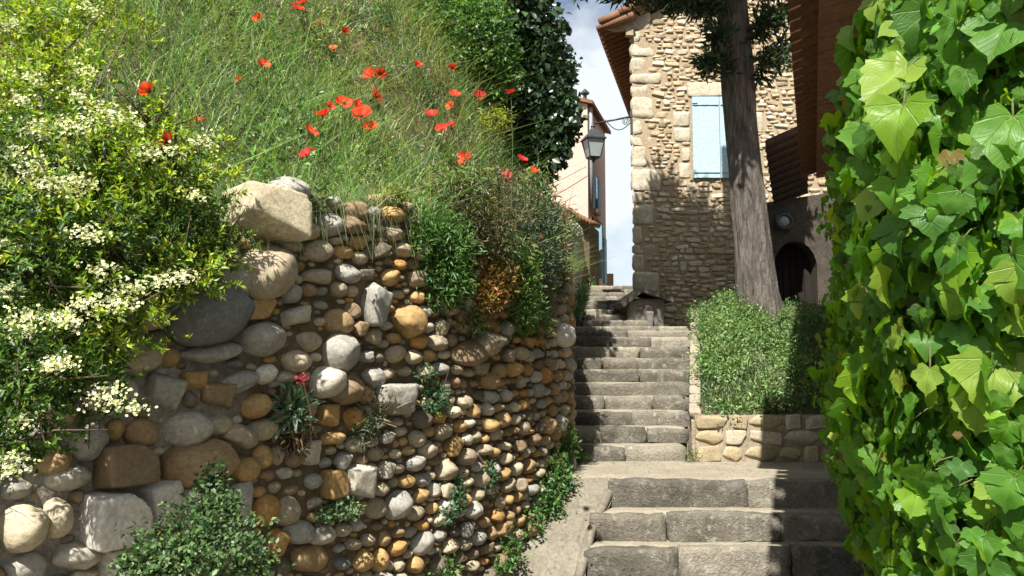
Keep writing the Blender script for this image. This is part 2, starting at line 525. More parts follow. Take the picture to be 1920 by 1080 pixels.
def flight(name, label, steps, cuts, mats, group=None, rough=.012):
    """steps: list of (xl, xr, y, z0, z1, tread depth); each a row of riser stones with a mortared tread behind"""
    x0 = (steps[0][0] + steps[0][1]) / 2
    root = thing(name, (x0, steps[0][2], steps[0][3]), label, "stairs", group)
    for i, (xl, xr, y, z0, z1, dep) in enumerate(steps):
        n = cuts[i % len(cuts)]
        rr = random.Random(i * 13 + len(name))
        w = [rr.uniform(.7, 1.5) for _ in range(n)]
        tot = sum(w); x = xl
        nose = min(.13, dep * .42)
        for k in range(n):
            lx = (xr - xl) * w[k] / tot
            gap = rr.uniform(.002, .012)
            me = rock_block("riser_stone", lx - gap, nose, z1 - z0 + .02, i * 5 + k + len(name), rough=rough)
            dz = rr.uniform(-.008, .006)
            add("riser_stone", me, mats[(i + k) % len(mats)], root,
                Matrix.Translation((x + lx / 2, y + rr.uniform(-.022, .018), z0 - .02 + dz)))
            x += lx
        me = rock_block("tread", xr - xl - .02, dep - nose + .05, .12, i + 90, rough=.006, bev=.012)
        add("tread", me, M_tread, root, Matrix.Translation(((xl + xr) / 2, y + nose - .004, z1 - .128 + (i % 3) * .003)))
        core = MB().box((xl + .01, y + .095, z0 - .6), (xr - .01, y + dep + .06, z1 - .05))
        add("bed", core.mesh("bed"), M_tread, root)
    return root

LZ = .626                                          # landing height
low = [(.52, 2.95, 5.75, 0.0, .213, .27), (.62, 2.95, 6.0, .213, .411, .29), (.80, 2.95, 6.28, .411, LZ, .3)]
flight("stone_stairs", "three worn dark stone steps at the foot of the stairway, nearest the viewer", low, [3, 3, 2], [M_step2, M_step], "flights of the stairway", rough=.026)
ups = []
for n in range(9):
    y = 7.35 + .33 * n
    xl = float(np.interp(y, WL[:, 1], WL[:, 0])) + .04
    xr = 1.72 + (y - 7.35) * .27
    ups.append((xl, xr, y, LZ + .1375 * n, LZ + .1375 * (n + 1), .36))
flight("stone_stairs", "middle flight of nine stone steps rising beside the green planter", ups, [2, 3, 2, 3, 1], [M_step2, M_step, M_step2], "flights of the stairway", rough=.024)
Z1 = LZ + .1375 * 9
# three deep steps in the tree's shade, then the far flight
mid = [(.68, 4.4, 10.3, Z1, Z1 + .09, 1.0), (.74, 4.4, 11.25, Z1 + .09, Z1 + .18, .95)]
flight("stone_stairs", "two deep shaded stone steps below the corner of the stone house", mid, [4, 5], [M_step2, M_step], "flights of the stairway")
Z2 = Z1 + .18
far = []
for n in range(9):
    y = 12.15 + .58 * n
    xl = float(np.interp(y, WL[:, 1], WL[:, 0])) + .22
    xr = 2.22 if y < 13.9 else 2.22 + (y - 13.9) * .27
    far.append((xl, xr + .25 if y > 13.9 else xr, y, Z2 + .118 * n, Z2 + .118 * (n + 1), .64))
flight("stone_stairs", "far flight of small sunlit steps climbing between pink house and stone house", far, [3, 4], [M_step, M_step2], "flights of the stairway", rough=.008)
ZT = Z2 + .118 * 9
# landing between the flights
bm = MB()
me = rock_block("landing", 3.1, 1.0, .2, 3, rough=.006, bev=.01, nx=60)
add("landing", me, M_tread, None, Matrix.Translation((1.9, 6.52, LZ - .205)), kind="structure")
lf = MB().box((.3, 6.6, -.3), (3.4, 7.6, LZ - .03)); add("landing_bed", lf.mesh("landing_bed"), M_tread, kind="structure")
# upper lane beyond the stairs
up = MB().box((.5, 17.2, ZT - 1.2), (6.5, 40, ZT - .01)); add("upper_lane", up.mesh("upper_lane"), M_path, kind="structure")
# ramp beside the lowest steps
N = 16
rv, rf = [], []
for i in range(N + 1):
    t = i / N
    y = 5.25 + t * 1.45
    z = max(0.0, min(LZ - .012, (y - 5.62) / .86 * LZ)) - .012
    xw = float(np.interp(y, WL[:, 1], WL[:, 0])) - .25
    xs_ = np.interp(y, [5.2, 5.75, 6.0, 6.28, 6.9], [.5, .55, .65, .83, 1.0])
    for k in range(9):
        x = xw + (xs_ - xw) * k / 8
        rv.append((x, y, z + .012 * float(fbm([(x, y, 0)], 2.5, 9)[0])))
for i in range(N):
    for k in range(8):
        a = i * 9 + k
        rf.append((a, a + 1, a + 10, a + 9))
add("path_ramp", mesh_np("path_ramp", np.array(rv), [np.array(rf)], smooth=True), M_path, kind="structure")
# kerb strip between ramp and steps
kb = MB()
kb.tube([(.49, 5.66, .03), (.53, 5.78, .10), (.63, 6.02, .30), (.79, 6.3, .5), (.92, 6.45, .6)], [.035, .04, .04, .04, .03], 8)
add("kerb", kb.mesh("kerb", smooth=True), M_path, kind="structure")

# ================================================================== RETAINING WALL
def ico(sub):
    bm = bmesh.new(); bmesh.ops.create_icosphere(bm, subdivisions=sub, radius=1)
    V = np.array([v.co[:] for v in bm.verts]); Fa = np.array([[v.index for v in f.verts] for f in bm.faces])
    bm.free(); return V, Fa
ICO3, ICO2 = ico(4), ico(3)
def stone_shape(base, seed, boxy=.0, cuts=4, amp=.10):
    rg = np.random.default_rng(seed)
    V = base[0].copy()
    if boxy > 0:
        e = 1 - boxy
        W = np.sign(V) * np.abs(V) ** e
        V = W / np.max(np.abs(W), axis=1, keepdims=True) * (1 - .30 * (1 - np.max(np.abs(V), axis=1, keepdims=True)) * (1 - boxy))
        V *= .92
    for _ in range(cuts):
        n = unit(rg.normal(size=3)); d = rg.uniform(.7, .93)
        t = V @ n - d
        V = V - np.where(t > 0, t * .82, 0)[:, None] * n
    V = V * (1 + amp * fbm(base[0] + seed, .9, seed, 2)[:, None] + .026 * fbm(base[0] + seed, 5, seed + 1, 3)[:, None])
    return V
COB3 = [mesh_np("cobble", stone_shape(ICO3, 40 + i, boxy=[0, 0, 0, .0, .12][i % 5], cuts=[3, 4, 6, 7, 8][i % 5], amp=.10), [ICO3[1]], smooth=True) for i in range(14)]
for m_ in COB3: m_.materials.append(M_cobble)
BOXY = [mesh_np("boulder", stone_shape(ICO3, 80 + i, boxy=.5, cuts=3, amp=.08), [ICO3[1]], smooth=True) for i in range(4)]
for m_ in BOXY: m_.materials.append(M_cobble)
COB2 = [stone_shape(ICO2, 60 + i, cuts=4, amp=.09) for i in range(8)]
ICO1 = ico(2)
COB1 = [stone_shape(ICO1, 60 + i, cuts=4, amp=.09) for i in range(8)]
PAL = {'cream': (.62, .54, .38), 'tan': (.46, .39, .275), 'ochre': (.50, .33, .14), 'orange': (.52, .29, .10), 'brown': (.29, .21, .125),
       'ob': (.42, .29, .15), 'grey': (.40, .385, .345), 'bg': (.20, .205, .2), 'pale': (.58, .54, .455), 'white': (.78, .75, .68), 'dk': (.2, .165, .12)}
HERO = [  # u, v, w, h, tilt, colour, boxy, proud
    (488,405,122,98,-6,'cream',1,.55),(532,362,84,58,14,'grey',0,.25),(612,424,48,42,0,'grey',0,.4),(490,512,112,104,28,'tan',0,.45),
    (425,537,82,72,20,'grey',0,.4),(380,592,154,106,15,'bg',0,.55),(485,636,86,66,0,'grey',0,.4),(240,670,108,62,0,'tan',0,.4),
    (313,670,38,38,0,'ochre',0,.4),(200,738,98,78,0,'pale',0,.4),(300,736,76,66,-10,'grey',0,.45),(342,806,84,66,-12,'pale',0,.5),
    (400,795,56,42,0,'tan',0,.4),(440,816,72,42,-14,'tan',0,.5),(487,806,54,40,0,'tan',0,.4),(211,806,34,42,0,'ochre',0,.4),
    (260,812,62,52,0,'ob',0,.45),(93,862,74,46,5,'ob',0,.45),(160,826,72,72,0,'grey',0,.35),(225,872,102,78,0,'brown',1,.5),
    (360,866,134,84,-4,'ob',0,.55),(450,878,52,48,0,'ochre',0,.55),(487,856,36,42,0,'ochre',0,.45),(515,853,24,38,0,'tan',0,.4),
    (547,856,42,40,0,'brown',0,.4),(572,850,42,50,0,'pale',0,.4),(120,896,88,44,-5,'pale',0,.4),(200,966,112,100,0,'white',1,.6),
    (100,969,60,76,8,'cream',0,.5),(34,986,90,92,0,'cream',0,.5),(292,942,64,84,10,'white',1,.45),(346,946,58,78,0,'white',1,.4),
    (445,942,36,78,0,'grey',1,.35),(135,1042,94,52,-8,'pale',0,.45),(212,1054,62,62,5,'white',1,.45),(40,1062,84,60,0,'grey',0,.3),
    (490,956,50,57,0,'orange',0,.5),(530,957,47,52,0,'tan',0,.4),(511,1012,42,50,0,'orange',0,.5),(552,996,58,40,-8,'grey',0,.45),
    (596,1002,48,34,0,'pale',0,.45),(475,581,58,42,6,'ochre',1,.45),(550,594,52,36,18,'pale',0,.45),(692,570,46,86,4,'grey',0,.4),
    (756,601,50,62,6,'ochre',0,.5),(627,662,62,78,0,'grey',0,.5),(605,716,62,62,8,'pale',0,.45),(637,727,62,62,0,'brown',0,.4),
    (472,761,56,44,0,'ochre',0,.45),(405,742,72,54,0,'brown',0,.3),(616,905,38,54,0,'ochre',1,.45),(656,901,44,62,0,'pale',1,.5),
    (737,946,44,50,0,'grey',0,.4),(388,661,114,38,8,'grey',0,.35),(440,717,72,38,14,'grey',0,.4),(492,701,40,36,0,'white',0,.45),
    (732,750,74,62,0,'grey',0,.4),(655,785,36,44,0,'orange',0,.45),(612,780,32,44,0,'ochre',0,.45),(615,822,48,26,6,'ochre',0,.45),
    (590,520,60,30,4,'tan',0,.4),(540,550,38,44,0,'grey',0,.35),(570,640,46,40,0,'tan',0,.4),(700,470,50,30,20,'dk',0,.3),
    (655,420,60,40,10,'brown',0,.3),(590,470,52,40,12,'tan',0,.35),(660,400,52,44,0,'brown',0,.35),(590,385,40,36,0,'dk',0,.3),
    (1044,630,18,46,0,'white',0,.5),(870,660,60,44,8,'brown',0,.4),(905,640,54,40,6,'tan',0,.4),(560,1046,46,50,0,'ob',0,.45),
    (585,1044,44,50,0,'ob',0,.4),(675,1050,30,40,0,'ochre',0,.45),(705,1050,24,44,0,'ochre',0,.4),(830,880,40,40,0,'tan',0,.4)]
wall_root = thing("retaining_wall", wpoint(4.5, 0.0), "long curved retaining wall of rounded ochre and grey cobbles, left of the steps", "wall")
# mortar body
ss = np.arange(0, WS[-1], .045)
L, T = wline(ss)
prof = []
NH = 60
V, Cc = [], []
for i, s in enumerate(ss):
    zt = L[i, 2]
    zb = -.15 if L[i, 1] < 7 else -.15 + (L[i, 1] - 7) * .25
    n = np.array([T[i, 1], -T[i, 0]])
    hs = np.linspace(zb, zt - .02, NH)
    for h in hs: V.append((L[i, 0], L[i, 1], h))
    V.append((L[i, 0] - n[0] * .2, L[i, 1] - n[1] * .2, zt + .02))
    V.append((L[i, 0] - n[0] * .6, L[i, 1] - n[1] * .6, zt + .02))
V = np.array(V)
nn = np.repeat(np.stack([T[:, 1], -T[:, 0], np.zeros(len(T))], 1), NH + 2, 0)
V = V + nn * (.014 + .022 * fbm(V, 4, 5) + .016 * fbm(V, 14, 6))[:, None]
srep = np.repeat(ss, NH + 2)
cem = np.clip((2.75 - srep) / .5, 0, 1)[:, None]
Cc = cem * np.array([.44, .41, .36]) + (1 - cem) * np.array([.21, .165, .105])
Fq = []
for i in range(len(ss) - 1):
    b = i * (NH + 2)
    a = np.arange(NH + 1)
    Fq.append(np.stack([b + a, b + NH + 2 + a, b + NH + 3 + a, b + a + 1], 1))
add("mortar", mesh_np("mortar", V, [np.concatenate(Fq)], Cc, smooth=True), M_mortar, wall_root)

stones = []   # s, h, half width, half height, tilt, colour, variant, proud
occ = []
for (u, v, w, h, tilt, ck, bx, pr) in HERO:
    hit = wall_hit(u, v)
    if hit is None: continue
    s, z, y = hit
    a_, b_ = wall_hit(u - 3, v), wall_hit(u + 3, v)
    ds = (b_[0] - a_[0]) / 6
    stones.append((s, z, w * ds / 2 * 1.02, h / F * y / 2 * 1.02, math.radians(-tilt), PAL[ck], ('B', random.randrange(4)) if bx else ('C', random.randrange(14)), pr))
occ = [(st[0], st[1], st[2], st[3]) for st in stones]
cell = {}
def put_occ(o):
    cell.setdefault((int(o[0] / .3), int(o[1] / .3)), []).append(o)
for o in occ: put_occ(o)
def clear(s, h, a, b, k=.90):
    ci, cj = int(s / .3), int(h / .3)
    for i in range(ci - 1, ci + 2):
        for j in range(cj - 1, cj + 2):
            for (s2, h2, a2, b2) in cell.get((i, j), ()):
                dx, dy = (s - s2) / ((a + a2) * k), (h - h2) / ((b + b2) * k)
                if abs(dx) ** 2.3 + abs(dy) ** 2.3 < 1: return False
    return True
rr = random.Random(5)
names = ['tan', 'ochre', 'brown', 'ob', 'grey', 'pale', 'dk', 'orange', 'cream', 'bg']
wgt = [27, 9, 13, 9, 20, 10, 11, 2, 3, 3]
wgt2 = [34, 15, 10, 14, 9, 9, 5, 5, 5, 0]
_ls = np.arange(0, WS[-1] + .1, .02); LUT_Y = np.interp(_ls, WS, WL[:, 1]).tolist(); LUT_Z = np.interp(_ls, WS, WL[:, 2]).tolist()
S_END = float(np.interp(17.0, WL[:, 1], WS))
S_MID = float(np.interp(7.6, WL[:, 1], WS))
for (a0, a1, tries) in ((.07, .092, 1500), (.052, .072, 14000), (.038, .054, 34000), (.023, .037, 50000)):
    for _ in range(tries):
        s = rr.uniform(.4, S_END)
        if s > S_MID and rr.random() > .75: continue
        _i = int(s / .02); y = LUT_Y[_i]; zt = LUT_Z[_i]
        zb = -.1 if y < 5.7 else min(LZ, (y - 5.7)) if y < 7.4 else LZ + (y - 7.4) * .30
        h = rr.uniform(zb, zt + .02)
        a = rr.uniform(a0, a1); b = a * rr.uniform(.52, .86)
        if a0 > .035: h = round(h / .098) * .098 + rr.gauss(0, .012)
        if s > S_MID: a *= .85; b *= .62
        if s < 2.6: a *= 1.25; b *= 1.25
        if h < .1 and s < 1: continue
        if not clear(s, h, a, b): continue
        ck = rr.choices(names, wgt if s < 3.6 else wgt2)[0]
        c = np.array(PAL[ck]) * rr.uniform(.8, 1.15)
        if s > S_MID: c = np.array(PAL['pale']) * rr.uniform(.55, 1.1)
        stones.append((s, h, a * 1.03, b * 1.03, rr.gauss(0, .10), tuple(c), ('C', rr.randrange(14)), rr.uniform(.35, .6)))
        put_occ((s, h, a, b))
# the 300 that show largest are separate parts; the rest joined
def stone_px(st):
    P = wpoint(st[0], st[1], .04)
    u, v, dep = proj(P)
    if not (-40 < u[0] < 1100 and 330 < v[0] < 1100): return 0
    if u[0] < 420 and v[0] < 1080 - (u[0] + 40) * 1.5 and v[0] < 330 + (430 - u[0]) * 1.15: return 0.001
    return st[2] * st[3] / dep[0] ** 2
order = sorted(range(len(stones)), key=lambda i: -stone_px(stones[i]))
mv, mf, mc, off = [], [], [], 0
for rank, i in enumerate(order):
    s, h, a, b, tilt, c, var, pr = stones[i]
    L1, T1 = wline(s)
    dpt = min(.6 * (a + b), .16)
    P = wpoint(s, h, dpt * (pr - .30))
    t = Vector((T1[0, 0], T1[0, 1], 0)); n = Vector((T1[0, 1], -T1[0, 0], 0)); z = Vector((0, 0, 1))
    B = Matrix((t, -n, z)).transposed()
    rot = B @ Matrix.Rotation(tilt, 3, 'Y') @ Matrix.Rotation(rr.gauss(0, .12), 3, 'X') @ Matrix.Rotation(rr.gauss(0, .1), 3, 'Z')
    M3 = rot @ Matrix.Diagonal((a, dpt, b))
    if rank < 300:
        nm = "boulder" if max(a, b) > .16 else "cobble"
        me = (BOXY if var[0] == 'B' else COB3)[var[1]]
        add(nm, me, None, wall_root, Matrix.Translation(Vector(P)) @ M3.to_4x4(), color=c)
    else:
        near_ = rank < 1000
        W = (COB2 if near_ else COB1)[var[1] % 8] @ np.array(M3).T + P
        mv.append(W); mf.append((ICO2 if near_ else ICO1)[1] + off); off += len(W); mc.append(np.repeat([c], len(W), 0))
if mv:
    add("cobble_fill", mesh_np("cobble_fill", np.concatenate(mv), [np.concatenate(mf)], np.concatenate(mc), smooth=True), M_cobble_mass, wall_root, kind="stuff")
print("wall stones", len(stones))

# a broken pale log end lying in the wall top under the grass
lg = MB(); A, B_ = at(690, 376, 4.55), at(768, 388, 4.85)
lg.tube([A, (A * .6 + B_ * .4) + (0, 0, .02), (A * .3 + B_ * .7), B_], [.035, .045, .04, .03], 9)
lg.tube([A * .5 + B_ * .5, A * .4 + B_ * .6 + np.array([.02, -.05, -.1])], [.03, .012], 7)
add("dead_log", lg.mesh("dead_log", smooth=True), M_straw, label="short pale dead wood stump lying on top of the cobble wall under grass", cat="log")

# ================================================================== PLANTER
pl_root = thing("planter_wall", (2.4, 7.3, LZ), "low pale rubble planter wall at right of the middle flight", "wall")
core = MB().box((1.78, 7.34, LZ - .3), (3.9, 7.6, 1.06))
core.raw([(1.75, 7.36, LZ-.3), (1.95, 7.36, LZ-.3), (2.68, 10.3, 1.2), (2.48, 10.3, 1.2), (1.75, 7.36, 1.0), (1.95, 7.36, 1.0), (2.68, 10.3, 2.12), (2.48, 10.3, 2.12)],
         [(0,3,2,1),(4,5,6,7),(0,1,5,4),(1,2,6,5),(2,3,7,6),(3,0,4,7)])
add("mortar", core.mesh("mortar"), rough_mat("planter_mortar", (.42, .36, .26), (.34, .28, .19), scale=5, bump=.7, bscale=28, dist=.02), pl_root)
rr = random.Random(3)
COBF = COB3
rows = [(LZ - .02, .17), (LZ + .15, .15), (LZ + .30, .15)]
for (z0, hh) in rows:
    x = 1.75 + rr.uniform(0, .05)
    while x < 3.6:
        w = rr.uniform(.14, .36)
        c = np.array([(.52, .43, .27), (.44, .36, .23), (.58, .52, .4)][rr.randrange(3)]) * rr.uniform(.85, 1.1)
        M = Matrix.Translation((x + w / 2, 7.345, z0 + hh / 2)) @ Matrix.Rotation(rr.gauss(0, .08), 4, 'Y') @ Matrix.Diagonal((w / 2 * 1.02, .035, hh / 2 * rr.uniform(.85, 1.04), 1))
        add("stone", rr.choice(BOXY + COB3[3:5]), None, pl_root, M, color=c)
        x += w + .012
for k in range(14):
    t = k / 14 + .02
    P = (1.80 + .73 * t, 7.42 + 2.9 * t, 1.07 + 1.15 * t)
    M = Matrix.Translation(P) @ Matrix.Rotation(-.25, 4, 'Z') @ Matrix.Rotation(.37, 4, 'X') @ Matrix.Diagonal((.065, .12, .045, 1))
    add("coping_stone", rr.choice(BOXY), None, pl_root, M, color=np.array([.36, .32, .24]) * rr.uniform(.8, 1.1))
soil = MB(); soil.raw([(1.86, 7.4, 1.03), (4.6, 7.4, 1.03), (4.9, 11.2, 2.35), (2.6, 10.4, 2.18), (2.6, 11.3, 2.25)], [(0, 1, 2, 4, 3)])
add("planter_soil", soil.mesh("planter_soil"), M_earth, kind="structure")

# ================================================================== STONE HOUSE
HY = 14.0
hx0 = at(1187, 300, HY)[0]
HZ0, HEAVE = 1.9, at(1183, 45, HY)[2]
SL = .50
house = thing("stone_house", (hx0 + 2, HY, 2.2), "tall ochre rubble stone house with pale blue shutter behind the tree", "house")
DEEP = np.array([.27, 1.0])
def hx(xl, yl, z):
    """house coordinates: xl along the front, yl back along its receding side"""
    return (hx0 + xl + DEEP[0] * yl, HY + yl, z)
HW = 4.6
b = MB()
ridge = HEAVE + SL * HW / 2 + .9
front = [(0, HZ0), (HW, HZ0), (HW, HEAVE + .0), (HW, HEAVE + SL * HW), (0, HEAVE)]
V = [hx(x, 0, z) for x, z in front] + [hx(x, 7, z) for x, z in front]
b.raw(V, [(0,1,2,3,4), (9,8,7,6,5), (0,4,9,5), (1,6,7,2), (2,7,8,3), (4,3,8,9)])
add("wall", b.mesh("wall"), M_hmortar, house)
# window opening with shutters
wx0, wx1 = at(1297, 260, HY)[0] - hx0, at(1297, 260, HY)[0] - hx0 + 1.04
wz0, wz1 = at(1300, 335, HY)[2], at(1297, 183, HY)[2]
rr = random.Random(21)
HST = [mesh_np("stone", stone_shape(ICO2, 120 + i, boxy=[.45, .6, .35][i % 3], cuts=5, amp=.13), [ICO2[1]], smooth=True) for i in range(12)]
for m_ in HST: m_.materials.append(M_hstone)
HPAL = [(.68, .58, .43), (.63, .52, .37), (.72, .64, .5), (.57, .46, .31), (.63, .50, .33), (.78, .72, .6), (.50, .40, .27), (.68, .57, .41)]
QU = []
z = HZ0; k = 0
while z < HEAVE - .1:
    hh = rr.uniform(.18, .44); wl_ = rr.uniform(.32, .62) if k % 2 else rr.uniform(.18, .36)
    QU.append((0, wl_, z, z + hh)); z += hh + .015; k += 1
SURR = [(wx0 - .06, wx1 + .1, wz1 + .02, wz1 + .30), (wx0 - .36, wx0 - .03, wz1 - .56, wz1 - .27), (wx0 - .34, wx0 - .03, wz1 - .86, wz1 - .60),
        (wx0 - .26, wx0 - .03, wz0 + .02, wz0 + .3), (wx0 - .2, wx0 - .03, wz0 + .34, wz0 + .6), (wx1 + .03, wx1 + .3, wz0 + .2, wz0 + .55), (wx1 + .03, wx1 + .34, wz0 + .9, wz0 + 1.3)]
def blocked(x0, x1, z0, z1):
    for (a, b_, c, d) in QU + SURR + [(wx0 - .03, wx1 + .03, wz0, wz1 + .02)]:
        if x1 > a and x0 < b_ and z1 > c and z0 < d: return True
    return False
for (a, b_, c, d) in QU:
    me = rock_block("quoin", b_ - a, .16, d - c, int(c * 37) % 91, rough=.022, bev=.045)
    P = hx(a, 0, c)
    add("quoin", me, rough_mat("quoin_stone", (.58, .52, .40), (.48, .415, .30), scale=4, bump=.5, bscale=20, dist=.015) if "quoin_stone" not in bpy.data.materials else bpy.data.materials["quoin_stone"],
        house, Matrix.Translation((P[0] + (b_ - a) / 2 - .02, HY - .018, c)))
for j, (a, b_, c, d) in enumerate(SURR):
    me = rock_block("surround_stone", b_ - a, .12, d - c, j + 41, rough=.014, bev=.03)
    add("lintel" if j == 0 else "surround_stone", me, bpy.data.materials["quoin_stone"], house, Matrix.Translation((hx0 + (a + b_) / 2, HY - .03, c)))
hs_list = []
z = HZ0 + .02
while z < HEAVE + 1.6:
    hh = rr.uniform(.055, .125)
    x = rr.uniform(0, .15)
    while x < 3.6:
        w = rr.uniform(.09, .32) * (.7 + hh * 2.5)
        zz = z + rr.gauss(0, .018)
        if not blocked(x + .02, x + w - .02, zz + .02, zz + hh - .02) and zz + hh < HEAVE + SL * x - .05 and rr.random() > .03:
            hs_list.append((x + w / 2, zz + hh / 2, w / 2 * .96, hh / 2 * rr.uniform(.72, .98)))
        x += w + rr.uniform(.008, .03)
    z += hh + .006
hgrid = {}
def hput(q_):
    for i_ in range(int((q_[0] - q_[2]) / .2), int((q_[0] + q_[2]) / .2) + 1):
        for j_ in range(int((q_[1] - q_[3]) / .2), int((q_[1] + q_[3]) / .2) + 1): hgrid.setdefault((i_, j_), []).append(q_)
for q_ in hs_list: hput(q_)
for (a0, a1, tries) in ((.06, .13, 9000), (.035, .07, 12000)):       # smaller stones wedged into the gaps
    for _ in range(tries):
        a = rr.uniform(a0, a1); b_ = a * rr.uniform(.35, .6); x = rr.uniform(.02, 3.5); z = rr.uniform(HZ0 + .1, HEAVE + 1.5)
        if z + b_ > HEAVE + SL * x - .08 or blocked(x - a, x + a, z - b_, z + b_): continue
        hit_ = False
        for i_ in range(int((x - a) / .2), int((x + a) / .2) + 1):
            for j_ in range(int((z - b_) / .2), int((z + b_) / .2) + 1):
                for p_ in hgrid.get((i_, j_), ()):
                    if abs(p_[0] - x) < (p_[2] + a) * .98 and abs(p_[1] - z) < (p_[3] + b_) * .98: hit_ = True
        if not hit_:
            q_ = (x, z, a, b_); hs_list.append(q_); hput(q_)
def hs_seen(q_):
    u, v, _ = proj((hx0 + q_[0], HY, q_[1]))
    u, v = u[0], v[0]
    vis = 1185 < u < 1495 and -5 < v < 620 and not (1365 < u < 1405 + max(0, v - 300) * .15)
    return (q_[2] * q_[3]) * (1 if vis else .0001)
hs_list.sort(key=lambda q_: -hs_seen(q_))
mv, mf, mc, off = [], [], [], 0
HB = [stone_shape(ICO1, 120 + i, boxy=[.45, .6, .35][i % 3], cuts=5, amp=.13) for i in range(6)]
for i, (x, z, a, b_) in enumerate(hs_list):
    c = np.array(rr.choice(HPAL)) * rr.uniform(.74, 1.0)
    M3 = Matrix.Rotation(rr.gauss(0, .07), 3, 'Y') @ Matrix.Rotation(rr.gauss(0, .1), 3, 'X') @ Matrix.Diagonal((a, rr.uniform(.02, .036), b_))
    P = Vector((hx0 + x, HY - rr.uniform(-.004, .010), z))
    if i < 300:
        add("stone", rr.choice(HST), None, house, Matrix.Translation(P) @ M3.to_4x4(), color=c)
    else:
        W = HB[i % 6] @ np.array(M3).T + np.array(P)
        mv.append(W); mf.append(ICO1[1] + off); off += len(W); mc.append(np.repeat([c], len(W), 0))
add("stone_fill", mesh_np("stone_fill", np.concatenate(mv), [np.concatenate(mf)], np.concatenate(mc), smooth=True), M_hstone_mass, house, kind="stuff")
print("house stones", len(hs_list))
# shutters
for j in range(2):
    xa = wx0 + j * .52
    sh = thing("tmp", (0, 0, 0), None, None); bpy.data.objects.remove(sh)
    fr = MB().box((hx0 + xa + .005, HY - .055, wz0), (hx0 + xa + .51, HY - .035, wz1))
    leaf = add("shutter", fr.mesh("shutter"), M_shutter, house)
    for q_ in range(5):
        bx0 = hx0 + xa + .008 + q_ * .1005
        add("board", MB().box((bx0, HY - .072 - (q_ % 2) * .0025, wz0 + .004), (bx0 + .1003, HY - .0555, wz1 - .004)).mesh("board"), M_shutter, leaf)
    for zz in (wz0 + .10, wz1 - .17):
        add("batten", MB().box((hx0 + xa + .02, HY - .092, zz), (hx0 + xa + .50, HY - .0725, zz + .055)).mesh("batten"), M_shutter, leaf)
    add("hinge", MB().box((hx0 + xa + (.0 if j == 0 else .40), HY - .10, wz1 - .15), (hx0 + xa + (.10 if j == 0 else .51), HY - .0925, wz1 - .135)).mesh("hinge"), M_iron, leaf)
# roof with its left eave
OV = .58
rs = MB()
def rz(x): return HEAVE + SL * x
for (ya, yb) in ((-.22, 7.2),):
    V = [hx(-OV, ya, rz(-OV) + .10), hx(HW + .3, ya, rz(HW + .3) + .10), hx(HW + .3, yb, rz(HW + .3) + .10), hx(-OV, yb, rz(-OV) + .10)]
    V += [(x, y, z_ + .11) for x, y, z_ in V]
    rs.raw(V, [(0,3,2,1),(4,5,6,7),(0,1,5,4),(1,2,6,5),(2,3,7,6),(3,0,4,7)])
roof = add("roof", rs.mesh("roof"), M_terra, house)
for k in range(34):                                     # tile courses seen along the eave's underside
    y0 = -.18 + k * .215
    tl = MB(); A = np.array(hx(-OV - .05, y0, rz(-OV) + .105)); B_ = np.array(hx(.05, y0, rz(.05) + .075))
    tl.tube([A, B_], [.075, .075], 8)
    add("eave_tile", tl.mesh("eave_tile", smooth=True), M_terra, roof)
for k in range(14):                                     # verge tiles up the gable
    x0 = -OV + k * .36
    tl = MB(); A = np.array(hx(x0, -.2, rz(x0) + .235)); B_ = np.array(hx(x0 + .40, -.2, rz(x0 + .40) + .215))
    tl.tube([A, B_], [.09, .075], 8)
    add("verge_tile", tl.mesh("verge_tile", smooth=True), M_terra, roof)
cb = MB()                                               # mortar corbel under the gable's left end
cb.prism([(hx0 - .46, HEAVE - .14), (hx0 - .30, HEAVE - .14 - .02), (hx0 - .12, HEAVE - .14), (hx0 - .12, HEAVE - .26), (hx0 + .02, HEAVE - .26), (hx0 + .02, HEAVE + .1), (hx0 + 1.2, HEAVE + .68), (hx0 + 1.1, HEAVE + .66), (hx0 - .5, HEAVE - .13)], HY - .1, HY + .02)
add("corbel", cb.mesh("corbel"), M_hmortar, house)

# ================================================================== PINK HOUSE
PC = at(1102, 300, 19.0)[0]
ex, ey = unit(np.array([-1, .3])), unit(np.array([.30, 1.0]))      # along the gable wall to the left, back along the lane wall
PZ0, PZ1 = 2.6, at(1102, 195, 19.0)[2]
pink = thing("pink_house", (PC - 1, 20, 3.2), "tall pale pink rendered house at the top of the stairs with blue shutters", "house")
def pp(a, b_, z): return (PC + ex[0] * a + ey[0] * b_, 19 + ex[1] * a + ey[1] * b_, z)
PWID, PDEP = 6.0, 2.72
b = MB()
V = [pp(0, 0, PZ0), pp(PWID, 0, PZ0), pp(PWID, 0, PZ1 + .3 * PWID * .5), pp(PWID/2, 0, PZ1 + .3 * PWID / 2), pp(0, 0, PZ1),
     pp(0, PDEP, PZ0), pp(PWID, PDEP, PZ0), pp(PWID, PDEP, PZ1 + .3 * PWID * .5), pp(PWID/2, PDEP, PZ1 + .3 * PWID / 2), pp(0, PDEP, PZ1)]
b.raw(V, [(0,4,3,2,1), (5,6,7,8,9), (0,5,9,4), (1,2,7,6), (4,9,8,3), (3,8,7,2)])
add("wall", b.mesh("wall"), M_pink, pink)
b = MB()
V = [pp(-.16, -.10, PZ1 - .03), pp(PWID/2, -.10, PZ1 + .3 * PWID / 2 + .02), pp(PWID/2, PDEP + .15, PZ1 + .3 * PWID / 2 + .02), pp(-.16, PDEP + .15, PZ1 - .03)]
V += [(x, y, z_ + .09) for x, y, z_ in V]
b.raw(V, [(0,1,2,3),(7,6,5,4),(4,5,1,0),(5,6,2,1),(6,7,3,2),(7,4,0,3)])
proof = add("roof", b.mesh("roof"), M_terra, pink)
